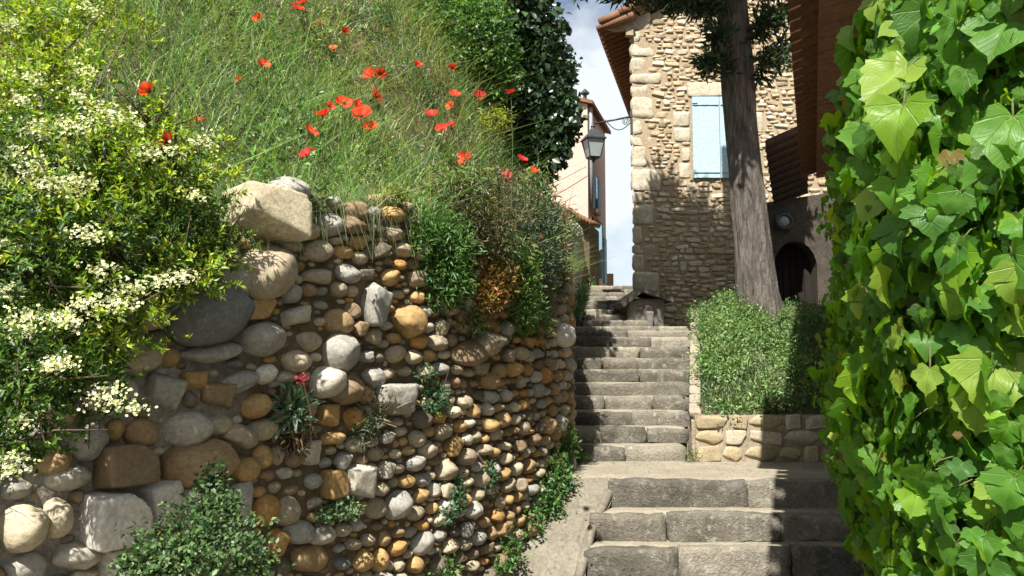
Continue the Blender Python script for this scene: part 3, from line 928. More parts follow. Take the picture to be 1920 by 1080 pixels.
ch = MB(); c0 = np.array(at(1097, 190, 19.6)); ch.tube([c0 - (0, 0, .2), c0 + (0, 0, .2)], [.05, .05], 8); ch.tube([c0 + (0, 0, .2), c0 + (0, 0, .24), c0 + (0, 0, .34)], [.12, .12, .02], 8)
add("chimney_cowl", ch.mesh("chimney_cowl"), M_iron, proof)
def lane_panel(name, b0, b1, z0, z1, mat, parent, out=.03, thick=.05):
    q_ = MB()
    V = [pp(-out, b0, z0), pp(-out, b1, z0), pp(-out, b1, z1), pp(-out, b0, z1), pp(thick, b0, z0), pp(thick, b1, z0), pp(thick, b1, z1), pp(thick, b0, z1)]
    q_.raw(V, [(0,1,2,3),(7,6,5,4),(0,4,5,1),(1,5,6,2),(2,6,7,3),(3,7,4,0)])
    return add(name, q_.mesh(name), mat, parent)
def lane_win(b0, b1, z0, z1):
    w = lane_panel("window", b0, b1, z0, z1, M_pane, pink, .012)
    lane_panel("frame", b0 - .06, b0, z0, z1, M_zinc, w, .03)
    lane_panel("sill", b0 - .1, b1 + .1, z0 - .1, z0 - .005, M_pink, w, .12)
    for (c0, c1) in ((b0 - .42, b0 - .05), (b1 + .03, b1 + .4)):
        lane_panel("shutter", c0, c1, z0, z1, M_shutter2, pink, .06)
def zat(v, Y): return at(1100, v, Y)[2]
lane_win(.75, 1.15, zat(395, 19.9), zat(330, 19.9))
dr = lane_panel("door", .5, 1.1, PZ0 + .1, zat(425, 19.7), M_oldwood, pink, .02)
lane_panel("door_shutter", .28, .48, PZ0 + .9, zat(425, 19.5), M_shutter2, pink, .30)
lane_panel("door_lintel", .3, 1.5, zat(425, 19.7), zat(412, 19.7), M_terra, pink, .12)
lane_panel("shutter", 2.15, 2.55, zat(530, 21), zat(445, 21), M_shutter2, pink, .05)
gp = MB(); gp.tube([pp(-.07, .10, PZ1 - .05), pp(-.07, .10, 5.2)], [.045, .045], 8); add("downpipe", gp.mesh("downpipe", smooth=True), M_zinc, pink)
# low lean-to against its gable, with a tiled eave
lean = thing("lean_to", (.9, 17.6, 3.4), "low brown lean-to with scalloped tile eave in front of the pink house", "building")
LA, LB = at(1105, 418, 17.6), at(1010, 372, 16.4)
b = MB()
V = [(LA[0], LA[1], 2.6), (LB[0], LB[1], 2.6), (LB[0], LB[1], LB[2]), (LA[0], LA[1], LA[2])]
V += [(x + ey[0] * 1.3, y + ey[1] * 1.3, z_ - (0 if i < 2 else .02)) for i, (x, y, z_) in enumerate(V)]
b.raw(V, [(0,3,2,1),(4,5,6,7),(0,1,5,4),(1,2,6,5),(2,3,7,6),(3,0,4,7)])
add("wall", b.mesh("wall"), rough_mat("brown_render", (.26, .19, .14), (.2, .15, .11), scale=3, bump=.4), lean)
for k in range(16):
    t = k / 15
    P = LA * (1 - t) + LB * t
    tl = MB(); tl.tube([P + np.array([-ey[0] * .22, -ey[1] * .22, -.02]), P + np.array([ey[0] * 1.2, ey[1] * 1.2, .12])], [.085, .07], 8)
    add("roof_tile", tl.mesh("roof_tile", smooth=True), M_terra, lean)
# cables on the pink gable
for (p0, p1) in (((1020, 350), (1100, 312)), ((1040, 385), (1080, 366))):
    A, B_ = at(*p0, 19.1), at(*p1, 18.85)
    cb = MB(); cb.tube([A, A * .5 + B_ * .5 - (0, 0, .03), B_], [.008] * 3, 5)
    add("cable", cb.mesh("cable"), M_iron, pink)
# far stub pillar beyond
sp_ = MB(); P = at(1143, 525, 23); sp_.box((P[0] - .1, 23, 2.6), (P[0] + .12, 23.4, P[2] + .2))
add("gate_pillar", sp_.mesh("gate_pillar"), M_hmortar, label="tiny beige pillar at the top of the lane beside the pink house", cat="pillar")

# ================================================================== STREET LANTERN
LY = 14.25
lp = at(1112, 232, LY)
lan = thing("street_lantern", (hx0, HY, lp[2]), "black four-sided street lantern on a scrolled iron bracket from the house corner", "street lamp")
wallp = np.array([hx0 - .01, HY + .05, at(1183, 217, HY)[2]])
ar = MB(); ar.tube([wallp, lp + (.02, 0, 0)], [.022, .018], 8)
add("arm", ar.mesh("arm", smooth=True), M_iron, lan)
sc = MB()
t_ = np.linspace(0, 1, 16)
A = wallp + (-.5, .1, -.03); B_ = wallp + (-.02, 0, -.12)
pts = [A * (1 - t) + B_ * t + np.array([0, 0, -.17 * math.sin(math.pi * t)]) for t in t_]
sc.tube(pts, .010, 6)
th = np.linspace(0, 4.2 * math.pi, 36)
sc.tube([wallp + np.array([-.11 + (.075 - .0045 * k_) * math.cos(a), 0, -.10 + (.075 - .0045 * k_) * math.sin(a)]) for k_, a in zip(np.linspace(0, 13, 36), th)], .008, 5)
add("scroll", sc.mesh("scroll", smooth=True), M_iron, lan)
bp = MB().box((hx0 - .03, HY - .02, wallp[2] - .35), (hx0 - .005, HY + .1, wallp[2] + .12)); add("wall_plate", bp.mesh("wall_plate"), M_iron, lan)
def frustum(mb, c, z0, z1, r0, r1, rotz=.25):
    V = []
    for z_, r_ in ((z0, r0), (z1, r1)):
        for k in range(4):
            a = rotz + math.pi / 4 + k * math.pi / 2
            V.append((c[0] + r_ * 1.414 * math.cos(a), c[1] + r_ * 1.414 * math.sin(a), z_))
    mb.raw(V, [(3,2,1,0),(4,5,6,7),(0,1,5,4),(1,2,6,5),(2,3,7,6),(3,0,4,7)])
zt_ = lp[2]
cap = MB()
cap.tube([lp + (0, 0, -.01), lp + (0, 0, -.06), lp + (0, 0, -.08), lp + (0, 0, -.13)], [.02, .05, .035, .07], 10)
frustum(cap, lp, zt_ - .20, zt_ - .12, .10, .06); frustum(cap, lp, zt_ - .30, zt_ - .20, .19, .11); frustum(cap, lp, zt_ - .33, zt_ - .30, .20, .20)
add("hood", cap.mesh("hood"), M_iron, lan)
gl = MB(); frustum(gl, lp, zt_ - .66, zt_ - .335, .10, .165); add("glass", gl.mesh("glass"), M_glass, lan)
for k in range(4):
    a = .25 + math.pi / 4 + k * math.pi / 2
    e = MB(); e.tube([(lp[0] + .172 * 1.414 * math.cos(a), lp[1] + .172 * 1.414 * math.sin(a), zt_ - .33), (lp[0] + .106 * 1.414 * math.cos(a), lp[1] + .106 * 1.414 * math.sin(a), zt_ - .67)], .012, 5)
    add("glazing_bar", e.mesh("glazing_bar"), M_iron, lan)
bs = MB(); frustum(bs, lp, zt_ - .70, zt_ - .665, .085, .115); bs.tube([lp + (0, 0, -.70), lp + (0, 0, -.74), lp + (0, 0, -.78)], [.05, .03, .01], 8)
add("base", bs.mesh("base"), M_iron, lan)

# ================================================================== WELL BOX at the house corner
wb = thing("well_house", (2.7, 12.6, Z2), "low grey masonry box with mossy slab cap in the shade at the house corner", "well")
A = at(1205, 610, 12.6)
add("body", rock_block("body", .62, .8, .52, 17, rough=.02, bev=.04), M_grey, wb, Matrix.Translation((A[0] + .05, 12.5, Z2 - .03)))
cp = MB(); cx = A[0] + .05
cp.prism([(cx - .46, Z2 + .42), (cx - .1, Z2 + .68), (cx + .42, Z2 + .50), (cx + .42, Z2 + .43), (cx - .08, Z2 + .60), (cx - .40, Z2 + .34)], 12.35, 13.4)
add("cap_slab", cp.mesh("cap_slab"), M_step2, wb)
add("post", rock_block("post", .12, .14, .3, 5, rough=.01), M_grey, wb, Matrix.Translation((A[0] + .08, 12.32, Z2 - .02)))
kb = thing("kerb_wall", (1.1, 12.4, Z2), "pale sloping kerb along the left side of the far flight", "kerb")
for k in range(9):
    y = 12.3 + k * .55
    x = float(np.interp(y, WL[:, 1], WL[:, 0])) + .13
    add("kerb_stone", rock_block("kerb_stone", .16, .53, .2, k, rough=.01), M_path, kb, Matrix.Translation((x, y, Z2 + .16 * k * .72)))

# ================================================================== RIGHT BUILDING: long tiled eave, shaded wall with arch
EZ = 4.2
def ev(u, Y): return at(u, 300, Y)[0]
e0 = np.array([at(1518, 0, 5.35)[0], 5.35]); e1 = np.array([at(1522, 330, 10.9)[0], 10.9])
ed = unit(e1 - e0); en = np.array([ed[1], -ed[0]])          # en: to the right, under the roof
rb = thing("corner_house", (4.5, 9, .6), "right-hand house with deep terracotta eave above the ivy and shaded arch", "house")
def ep(t, w, z): 
    p_ = e0 + ed * t + en * w
    return (p_[0], p_[1], z)
ELEN = float(np.linalg.norm(e1 - e0))
T0 = -3.9
b = MB()
V = [ep(T0, .62, -.1), ep(ELEN, .62, -.1), ep(ELEN, 4.5, -.1), ep(T0, 4.5, -.1), ep(T0, .62, EZ - .02), ep(ELEN, .62, EZ - .02), ep(ELEN, 4.5, EZ + 1.4), ep(T0, 4.5, EZ + 1.4)]
b.raw(V, [(0,3,2,1),(4,5,6,7),(0,1,5,4),(1,2,6,5),(2,3,7,6),(3,0,4,7)])
add("wall", b.mesh("wall"), M_hmortar, rb)
b = MB()
V = [ep(T0, -.06, EZ + .09), ep(ELEN, -.06, EZ + .09), ep(ELEN, 4.5, EZ + 1.6), ep(T0, 4.5, EZ + 1.6)]
V += [(x, y, z_ + .06) for x, y, z_ in V]
b.raw(V, [(0,3,2,1),(4,5,6,7),(0,1,5,4),(1,2,6,5),(2,3,7,6),(3,0,4,7)])
rroof = add("roof", b.mesh("roof"), M_terra, rb)
b = MB()                                                # unseen slab added beyond the eave to cast shadow on the planter
V = [ep(-1.25, -.32, EZ + .07), ep(-.14, -.32, EZ + .07), ep(-.14, -.061, EZ + .085), ep(-1.25, -.061, EZ + .085)]
V += [(x, y, z_ + .06) for x, y, z_ in V]
b.raw(V, [(0,3,2,1),(4,5,6,7),(0,1,5,4),(1,2,6,5),(2,3,7,6),(3,0,4,7)])
add("added_shade_slab", b.mesh("added_shade_slab"), M_terra, rroof)
k = 0; t = T0
rr = random.Random(9)
while t < ELEN - .05:
    for c in range(2):
        w0 = .06 + c * .40
        tw = .385
        z_ = EZ + .02 + w0 * .1 + rr.uniform(-.004, .004)
        me = MB(); 
        V = [ep(t, w0, z_), ep(t + .285, w0, z_), ep(t + .285, w0 + tw, z_ + .035), ep(t, w0 + tw, z_ + .035)]
        V = [(x + rr.uniform(-.002, .002), y, q_ - .012) for x, y, q_ in V] + [(x, y, q_ + .02) for x, y, q_ in V]
        me.raw(V, [(0,3,2,1),(4,5,6,7),(0,1,5,4),(1,2,6,5),(2,3,7,6),(3,0,4,7)])
        add("soffit_tile", me.mesh("soffit_tile"), M_soffit, rroof)
    # timber batten between courses
    t += .30; k += 1
t = T0
while t < ELEN:
    A = np.array(ep(t + .05, -.15, EZ + .075)); B_ = np.array(ep(t + .05, .6, EZ + .30))
    tl = MB()
    n_ = 7; V = []
    for P in (A, B_):
        for j in range(n_):
            a = math.pi * j / (n_ - 1)
            P2 = P + np.array([ed[0], ed[1], 0]) * (-.085 * math.cos(a)) + np.array([0, 0, -.055 * math.sin(a)])
            V.append(P2)
    tl.raw(V, [(j, j + 1, j + 1 + n_, j + n_) for j in range(n_ - 1)])
    add("roof_tile", tl.mesh("roof_tile", smooth=True), M_terra, rroof)
    t += .222
# far end: shaded wall facing the stairs, with an arched doorway and a round lamp
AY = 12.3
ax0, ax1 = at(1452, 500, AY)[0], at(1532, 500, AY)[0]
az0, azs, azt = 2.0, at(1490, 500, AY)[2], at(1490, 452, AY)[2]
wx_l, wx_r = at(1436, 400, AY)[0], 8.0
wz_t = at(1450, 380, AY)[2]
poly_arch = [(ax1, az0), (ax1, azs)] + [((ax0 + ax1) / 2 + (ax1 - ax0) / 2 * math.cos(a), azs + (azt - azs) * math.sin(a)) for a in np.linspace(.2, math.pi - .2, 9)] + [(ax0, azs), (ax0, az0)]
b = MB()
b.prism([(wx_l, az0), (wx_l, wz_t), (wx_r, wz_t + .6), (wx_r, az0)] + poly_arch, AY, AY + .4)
add("arch_wall", b.mesh("arch_wall"), rough_mat("shade_dark_stone", (.10, .085, .065), (.065, .055, .042), scale=5, bump=.7, bscale=22), rb)  # deep shade at the arch is put into this near-black stone colour
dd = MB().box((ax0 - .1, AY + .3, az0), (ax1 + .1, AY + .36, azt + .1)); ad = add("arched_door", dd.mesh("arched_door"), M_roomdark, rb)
for k in range(6):
    x_ = ax0 + (ax1 - ax0) * k / 6
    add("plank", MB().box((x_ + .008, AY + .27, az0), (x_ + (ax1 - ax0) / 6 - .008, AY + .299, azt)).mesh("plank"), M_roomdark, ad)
# timber lean-to roof seen from below
n1, n2 = at(1435, 274, 10.9), at(1512, 240, 10.9)
f1, f2 = at(1451, 386, 12.25), at(1515, 362, 12.25)
b = MB(); V = [n1, n2, f2, f1]; V += [(x, y, z_ + .09) for x, y, z_ in V]
b.raw(V, [(0,3,2,1),(4,5,6,7),(0,1,5,4),(1,2,6,5),(2,3,7,6),(3,0,4,7)])
pr_ = add("porch_roof", b.mesh("porch_roof"), M_oldwood, rb)
for k in range(9):
    t = (k + .5) / 9
    A = n1 * (1 - t) + f1 * t; B_ = n2 * (1 - t) + f2 * t
    lt = MB(); lt.tube([A - (0, 0, .025), B_ - (0, 0, .025)], .03, 4)
    add("lath", lt.mesh("lath"), M_oldwood, pr_)
lmp = thing("wall_lamp", at(1469, 416, 12.2), "round glass bulkhead lamp on the shaded wall above the arch", "lamp")
c = at(1469, 416, 12.24)
rg_ = MB(); th = np.linspace(0, 2 * math.pi, 20)
rg_.tube([c + np.array([.12 * math.cos(a), -.05, .12 * math.sin(a)]) for a in th], .022, 6, cap=False)
add("rim", rg_.mesh("rim", smooth=True), M_iron, lmp)
dm = ICO2[0] * (.11, .07, .11) + c; add("glass", mesh_np("glass", dm, [ICO2[1]], smooth=True), M_glass, lmp)
nb = MB(); nb.box((c[0] - .13, 12.26, c[2] - .13), (c[0] + .13, 12.31, c[2] + .13)); add("back_plate", nb.mesh("back_plate"), M_iron, lmp)

# ================================================================== TREE in front of the house
TB = at(1421, 560, 10.5)
tree = thing("conifer_tree", TB, "tall conifer with thick grey trunk in front of the stone house", "tree")
zs = np.concatenate([np.linspace(TB[2] - .5, TB[2] + 1.2, 36), np.linspace(TB[2] + 1.3, 10.0, 60)])
NA = 56
aa = np.linspace(0, 2 * math.pi, NA, endpoint=False)
V = []
for z_ in zs:
    t = (z_ - TB[2])
    cxx = TB[0] - .056 * t - .02 * math.sin(min(max(t, 0), 4) * .78); cyy = 10.5 + .02 * t
    r_ = (.232 - .004 * max(t, 0)) * (1 if t < 4.5 else max(.3, 1 - (t - 4.5) * .22)) + .055 * math.exp(-max(t, -.3) * 1.7)
    r_ = max(r_, .05)
    ridge_ = 1 + .05 * np.sin(aa * 9 + 1.3 * math.sin(z_ * 1.2)) * min(1, math.exp(-t * .3)) + .035 * np.sin(aa * 17 + z_ * .9) 
    pts = np.stack([np.cos(aa) * 2, np.sin(aa) * 2, np.full(NA, z_ * .9)], 1)
    rad = r_ * (ridge_ + .07 * fbm(pts, 1.6, 31, 3)) + (.035 * math.exp(-max(t + .1, 0) * 3) * np.maximum(0, np.sin(aa * 4 + .6)))
    V.append(np.stack([cxx + rad * np.cos(aa), cyy + rad * np.sin(aa), np.full(NA, z_)], 1))
V = np.concatenate(V); Fq = []
for i in range(len(zs) - 1):
    for k in range(NA):
        Fq.append((i*NA+k, i*NA+(k+1)%NA, (i+1)*NA+(k+1)%NA, (i+1)*NA+k))
add("trunk", mesh_np("trunk", V, [np.array(Fq)], smooth=True), M_bark, tree)
def trunk_c(z_):
    t = z_ - TB[2]; return np.array([TB[0] - .056 * t, 10.5 + .02 * t, z_])
# limbs and sprays
limb = MB(); sp_P, sp_D = [], []
def bough(p0, p1, r0, droop=.25, sprays=60, sl=.35, mb=limb):
    p0, p1 = np.array(p0, float), np.array(p1, float)
    tt = np.linspace(0, 1, 8)
    Ln = np.linalg.norm(p1 - p0)
    pts = np.array([p0 * (1 - t) + p1 * t + np.array([0, 0, droop * Ln * (t * (1 - t))]) for t in tt])
    pts[1:-1] += R.normal(0, .03 * Ln, (6, 3)) * .5
    mb.tube(pts, np.linspace(r0, r0 * .2, 8), 6)
    for _ in range(sprays):
        t = R.uniform(.3, 1.0)
        p = np.array([np.interp(t, tt, pts[:, k]) for k in range(3)])
        d = unit(unit(p1 - p0) * .6 + R.normal(0, .7, 3) + np.array([0, 0, -.35]))
        n_ = int(R.integers(8, 16))
        for q_ in range(n_):
            f_ = q_ / n_
            sp_P.append(p + d * sl * f_ * R.uniform(.7, 1.1) + R.normal(0, .022, 3)); sp_D.append(unit(d * .8 + R.normal(0, .55, 3)))
for (p1, r_) in (((2.55, 9.9, 6.35), .04), ((2.25, 9.7, 6.45), .045), ((2.0, 10.1, 6.6), .045), ((1.55, 10.0, 6.75), .045), ((2.75, 9.8, 5.95), .03), ((2.7, 9.9, 5.65), .025)):
    bough(trunk_c(p1[2] - .1 if p1[2] < 6.3 else 6.6), p1, r_, sprays=34, sl=.28)
for (p1, r_) in (((3.75, 9.9, 6.3), .03), ((3.95, 10.0, 5.95), .035), ((3.7, 9.9, 5.7), .03), ((3.9, 10.3, 6.5), .03), ((4.3, 10.2, 6.7), .04)):
    bough(trunk_c(p1[2] - .25 if p1[2] < 6.4 else 6.2), p1, r_, sprays=26, sl=.24)
# upper crown: several leaders
for (dx, dy, zt_l, w_) in ((-2.0, -.1, 8.5, .5), (-1.5, 0, 9.0, .32), (-1.05, .1, 9.25, .28), (-.5, .0, 9.1, .3), (0, -.1, 8.8, .36), (-1.2, -.9, 8.6, .65), (-.6, -1.4, 8.6, .7), (-.1, -1.0, 8.7, .65), (.6, .1, 8.6, .55), (-1.7, -1.3, 8.2, .6), (.5, -.7, 8.2, .5), (1.0, .2, 8.0, .5)):
    base_ = trunk_c(7.0)
    top_ = np.array([3.0 + dx, 10.5 + dy, zt_l])
    limb.tube([trunk_c(6.7), base_ * .5 + np.array([3.0 + dx, 10.5 + dy, 7.6]) * .5, np.array([3.0 + dx, 10.5 + dy, 8.0]), top_], [.09, .06, .05, .01], 6)
    for _ in range(100):
        t = R.uniform(0, 1) ** 1.1
        zc = 6.9 + (zt_l - 6.9) * t
        rr_ = w_ * (1 - t) ** .7 + .06
        a = R.uniform(0, 6.28)
        p = np.array([3.0 + dx * min(1, .4 + t) + rr_ * math.cos(a) * .8, 10.5 + dy * min(1, .4 + t) + rr_ * math.sin(a) * .8, zc])
        for q_ in range(20):
            sp_P.append(p + R.normal(0, .12, 3)); sp_D.append(unit(R.normal(0, .5, 3) + np.array([.5 * math.cos(a), .5 * math.sin(a), .7])))
for (c_, r3, k_) in (((1.35, 9.9, 7.35), (.75, .7, .45), 90), ((2.1, 10.1, 7.3), (.6, .6, .5), 70), ((.95, 10.2, 7.9), (.45, .6, .5), 50), ((1.2, 9.6, 6.62), (.6, .35, .14), 26), ((2.0, 9.9, 6.65), (.6, .3, .16), 26)):
    bough(trunk_c(7.2), c_, .06, sprays=10, sl=.3)
    for _ in range(k_):
        d = unit(R.normal(size=3)) * R.uniform(.3, 1) ** .5
        p = np.array(c_) + d * np.array(r3)
        for q_ in range(18):
            sp_P.append(p + R.normal(0, .10, 3)); sp_D.append(unit(R.normal(0, .6, 3) + np.array([-.3, -.2, -.2])))
for (p1, r_) in (((2.45, 8.5, 7.2), .05), ((2.75, 8.7, 7.3), .05), ((2.2, 8.9, 7.5), .05), ((2.5, 9.2, 7.6), .05)):
    bough(trunk_c(7.4), p1, r_, sprays=20, sl=.3)
for _ in range(130):                                    # dense forward boughs that shade the upper trunk
    d = unit(R.normal(size=3)) * R.uniform(.3, 1) ** .5
    p = np.array([2.5, 8.95, 7.45]) + d * np.array([.62, .75, .5])
    for q_ in range(18):
        sp_P.append(p + R.normal(0, .11, 3)); sp_D.append(unit(R.normal(0, .6, 3) + np.array([0, -.4, .2])))
sp_P, sp_D = np.array(sp_P), np.array(sp_D)
n_ = len(sp_P)
V, Fa, Ca = scatter(LEAF_V, LEAF_F, sp_P, sp_D, unit(R.normal(size=(n_, 3))), np.stack([R.uniform(.03, .05, n_), R.uniform(.10, .18, n_), np.full(n_, .05)], 1) * np.where(sp_P[:, 2:] > 6.9, 1.7, 1.0), pick([(.03, .055, .022), (.04, .065, .025), (.022, .04, .018)], n_))
add("crown", mesh_np("crown", V, [Fa], Ca), M_conifer, tree, kind="stuff")
add("limb", limb.mesh("limb", smooth=True), M_bark, tree)

# ================================================================== PLANTS
def leaf_cloud(blobs, size, pal, jit=.2, up=.55, droop=.0, inner=.45, aspect=.42, tuft=0, lump=.25, w=None, tips=None):
    """blobs: (centre, radii, count)"""
    Vs, Fs, Cs, off = [], [], [], 0
    for bi, (c, r_, n) in enumerate(blobs):
        c, r_ = np.array(c), np.array(r_)
        d = unit(R.normal(size=(n, 3)))
        rad = R.uniform(inner ** 2, 1.0, n) ** .5
        rad = rad * (1 + lump * fbm(d * 1.7 + c, 1.6, bi + 5, 3))
        P = c + d * rad[:, None] * r_
        out_ = unit(d / r_)
        Nn = unit(out_ * .5 + np.array([0, 0, up]) + R.normal(0, .45, (n, 3)))
        D = unit(out_ * .6 + R.normal(0, .6, (n, 3)) + np.array([0, 0, .15 - droop]))
        sz = size * R.uniform(.6, 1.25, n)
        C = pick(pal, n, jit, w)
        if tuft:
            m_ = max(1, n // tuft); idx_ = R.integers(0, m_, n)
            ax = unit(out_[:m_] * .55 + np.array([0, -.1, .55]) + R.normal(0, .4, (m_, 3)))[idx_]
            q = R.uniform(0, 1, n)
            ln = (size * R.uniform(1.6, 3.6, m_))[idx_]
            rdv = R.normal(size=(n, 3)); rdv = unit(rdv - (rdv * ax).sum(1)[:, None] * ax)
            P = P[:m_][idx_] + ax * (q * ln)[:, None]
            D = unit(ax * (.25 + .7 * q)[:, None] + rdv * .8)
            Nn = unit(ax * 1.0 - rdv * .3 + R.normal(0, .25, (n, 3)))
            sz = sz * (1.1 - .35 * q)
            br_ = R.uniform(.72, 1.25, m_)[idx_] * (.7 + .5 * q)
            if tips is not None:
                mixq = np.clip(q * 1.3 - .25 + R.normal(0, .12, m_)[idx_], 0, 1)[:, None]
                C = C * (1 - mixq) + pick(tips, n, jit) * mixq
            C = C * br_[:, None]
        V, Fa, Ca = scatter(LEAF_V, LEAF_F, P, D, Nn, np.stack([sz * aspect * 2 * .5, sz, sz], 1), C)
        Vs.append(V); Fs.append(Fa + off); Cs.append(Ca); off += len(V)
    return np.concatenate(Vs), np.concatenate(Fs), np.concatenate(Cs)

# --- flowering shrub at the left, tumbling over the wall
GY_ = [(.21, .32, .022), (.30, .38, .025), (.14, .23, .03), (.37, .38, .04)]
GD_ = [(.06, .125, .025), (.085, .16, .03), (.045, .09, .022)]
shrub = thing("flowering_shrub", at(150, 700, 3.1), "big shrub with creamy white blossom tumbling over the wall at the left", "shrub")
SB = [  # u, v, Y, half-width px, half-height px, count, lit
    (60, 330, 2.9, 130, 120, 3600, 0), (190, 330, 3.0, 140, 85, 3600, 1), (330, 330, 3.3, 110, 90, 3000, 1), (60, 520, 2.7, 130, 130, 3800, 0), (210, 480, 2.95, 120, 110, 3400, 0),
    (340, 440, 3.35, 90, 80, 2600, 0), (60, 700, 2.6, 120, 110, 3400, 0), (180, 610, 2.8, 110, 80, 2600, 1), (330, 520, 3.15, 90, 40, 1500, 1), (410, 480, 3.4, 46, 26, 600, 1),
    (20, 830, 2.5, 60, 60, 1300, 0), (120, 430, 2.75, 110, 70, 2200, 1), (150, 740, 2.75, 70, 50, 1200, 0), (285, 240, 3.25, 40, 60, 700, 1), (-60, 450, 2.6, 90, 260, 3000, 0)]
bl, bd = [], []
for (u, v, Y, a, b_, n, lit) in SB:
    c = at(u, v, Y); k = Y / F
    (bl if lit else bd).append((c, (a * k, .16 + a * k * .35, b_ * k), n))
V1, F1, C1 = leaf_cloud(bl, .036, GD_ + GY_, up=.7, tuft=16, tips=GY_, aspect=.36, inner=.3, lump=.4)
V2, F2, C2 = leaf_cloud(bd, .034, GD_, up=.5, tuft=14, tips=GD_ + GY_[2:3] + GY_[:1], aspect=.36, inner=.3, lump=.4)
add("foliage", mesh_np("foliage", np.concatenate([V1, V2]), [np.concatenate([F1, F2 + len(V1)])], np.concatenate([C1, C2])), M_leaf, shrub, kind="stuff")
br = MB()
for (u, v, Y, a, b_, n, lit) in SB:
    p1 = at(u, v, Y); p0 = at(120 + u * .2, 640, 3.1)
    br.tube([p0, (p0 + p1) / 2 + R.normal(0, .06, 3), p1, p1 + (p1 - p0) * .2], [.016, .012, .008, .003], 6)
    for _ in range(7):
        d = unit(R.normal(size=3) + np.array([0, -.4, .5])); br.tube([p1, p1 + d * .14, p1 + d * .28 + R.normal(0, .03, 3)], [.005, .004, .002], 4)
add("branch", br.mesh("branch", smooth=True), M_twig, shrub)
FL = [(60, 240, 70, 22), (140, 235, 70, 22), (195, 215, 60, 24), (240, 225, 40, 18), (30, 290, 55, 24), (10, 345, 45, 30), (60, 320, 60, 30), (100, 345, 55, 22), (130, 350, 40, 20),
      (150, 335, 40, 16), (270, 285, 50, 14), (310, 283, 60, 16), (385, 265, 40, 22), (365, 365, 30, 14), (120, 600, 60, 22), (60, 595, 50, 20), (45, 615, 40, 24), (15, 545, 40, 18), (160, 570, 50, 18),
      (215, 570, 60, 22), (195, 505, 40, 16), (165, 440, 50, 22), (245, 540, 50, 16), (300, 525, 50, 14), (105, 685, 40, 18), (110, 680, 40, 16), (205, 745, 60, 26), (250, 765, 30, 14), (45, 790, 30, 16),
      (25, 870, 50, 30), (60, 145, 40, 18), (160, 130, 40, 18), (150, 180, 34, 16), (20, 45, 50, 18), (170, 15, 34, 14), (340, 520, 50, 20), (40, 190, 30, 14), (20, 460, 40, 22)]
for (u, v, a, b_) in FL:
    Y = float(np.interp(v, [0, 200, 400, 900], [3.6, 2.85, 2.6, 2.42])) + max(0, u - 150) * .0018 - .04
    c = at(u, v, Y); k = Y / F
    n = int(26 + a * b_ * .10)
    d = R.normal(size=(n, 3)) * .72
    P = c + d * np.array([a * k * .5, .045, b_ * k * .62]) + np.c_[np.zeros((n, 2)), .012 * fbm(d, 3, int(u), 2)] 
    Nn = unit(R.normal(0, .45, (n, 3)) + np.array([0, -.5, .8]))
    V, Fa, Ca = scatter(PETAL5_V, PETAL5_F, P, unit(R.normal(size=(n, 3))), Nn, R.uniform(.0042, .0072, n), pick([(.70, .71, .40), (.66, .68, .28), (.74, .75, .54)], n, .08))
    add("flower_cluster", mesh_np("flower_cluster", V, [Fa], Ca), M_blossom, shrub, kind="stuff")

# second pale shrub higher on the bank
sh2 = thing("pale_shrub", at(60, 150, 3.9), "sparse yellow-green shrub on the bank at the top left corner", "shrub")
V1, F1, C1 = leaf_cloud([(at(u, v, Y), (a * Y / F, .25, b_ * Y / F), n) for (u, v, Y, a, b_, n) in
    [(40, 60, 3.5, 90, 70, 1300), (130, 30, 3.7, 90, 50, 900), (90, 170, 3.4, 90, 70, 1300), (160, 140, 3.6, 60, 60, 500), (20, 200, 3.2, 70, 70, 900), (210, 40, 3.9, 60, 40, 400)]], .036, GY_, up=.6, tuft=12, tips=GY_, inner=.1)
add("foliage", mesh_np("foliage", V1, [F1], C1), M_leaf, sh2, kind="stuff")
br = MB()
for k in range(16):
    p0 = at(60 + R.uniform(-40, 40), 300, 3.5); p1 = at(R.uniform(-10, 260), R.uniform(-10, 190), 3.6)
    br.tube([p0, (p0 + p1) / 2 + R.normal(0, .08, 3), p1], [.01, .007, .003], 5)
add("branch", br.mesh("branch", smooth=True), M_twig, sh2)

# --- grass on the hillside (nobody could count it)
n = 190000
P2 = np.c_[R.uniform(-6.5, 1.2, n), R.uniform(2.2, 12.5, n)]
d_, zt_w, s_w = near_wall(P2)
u_, v_, dep_ = proj(np.c_[P2, hill(P2)[0] + .2])
keep = (d_ > -.02) & (d_ < 6.5) & (u_ > -150) & (u_ < 1120) & (v_ > -260)
keep &= R.uniform(size=n) < np.clip(1.25 - (P2[:, 1] - 6) * .12, .25, 1)
P2 = P2[keep]; n = len(P2)
zz, _d = hill(P2)
print("grass blades", n)
P = np.c_[P2, zz - .02]
patch = fbm(np.c_[P2, np.zeros(n)], .8, 17, 3)
patch2 = fbm(np.c_[P2, np.zeros(n)], 2.0, 18, 3)
hgt = R.uniform(.12, .42, n) * (1 + .35 * patch2)
lean = R.normal(0, .6, (n, 3)); lean[:, 2] = 0
lean[:, 0] += .05 + .3 * fbm(np.c_[P2, np.zeros(n)], 7.0, 71, 2); lean[:, 1] += -.2 + .3 * fbm(np.c_[P2, np.zeros(n)], 7.0, 72, 2)
flop = R.uniform(size=n) < .05
lean[flop] *= 1.8
segs = np.array([0, .55, 1.0])
wid = R.uniform(.002, .0062, n)
side = unit(np.c_[R.normal(size=(n, 2)), np.zeros(n)])
side = unit(side + np.array([.7, 0, 0]))
Vb = np.zeros((n, 6, 3))
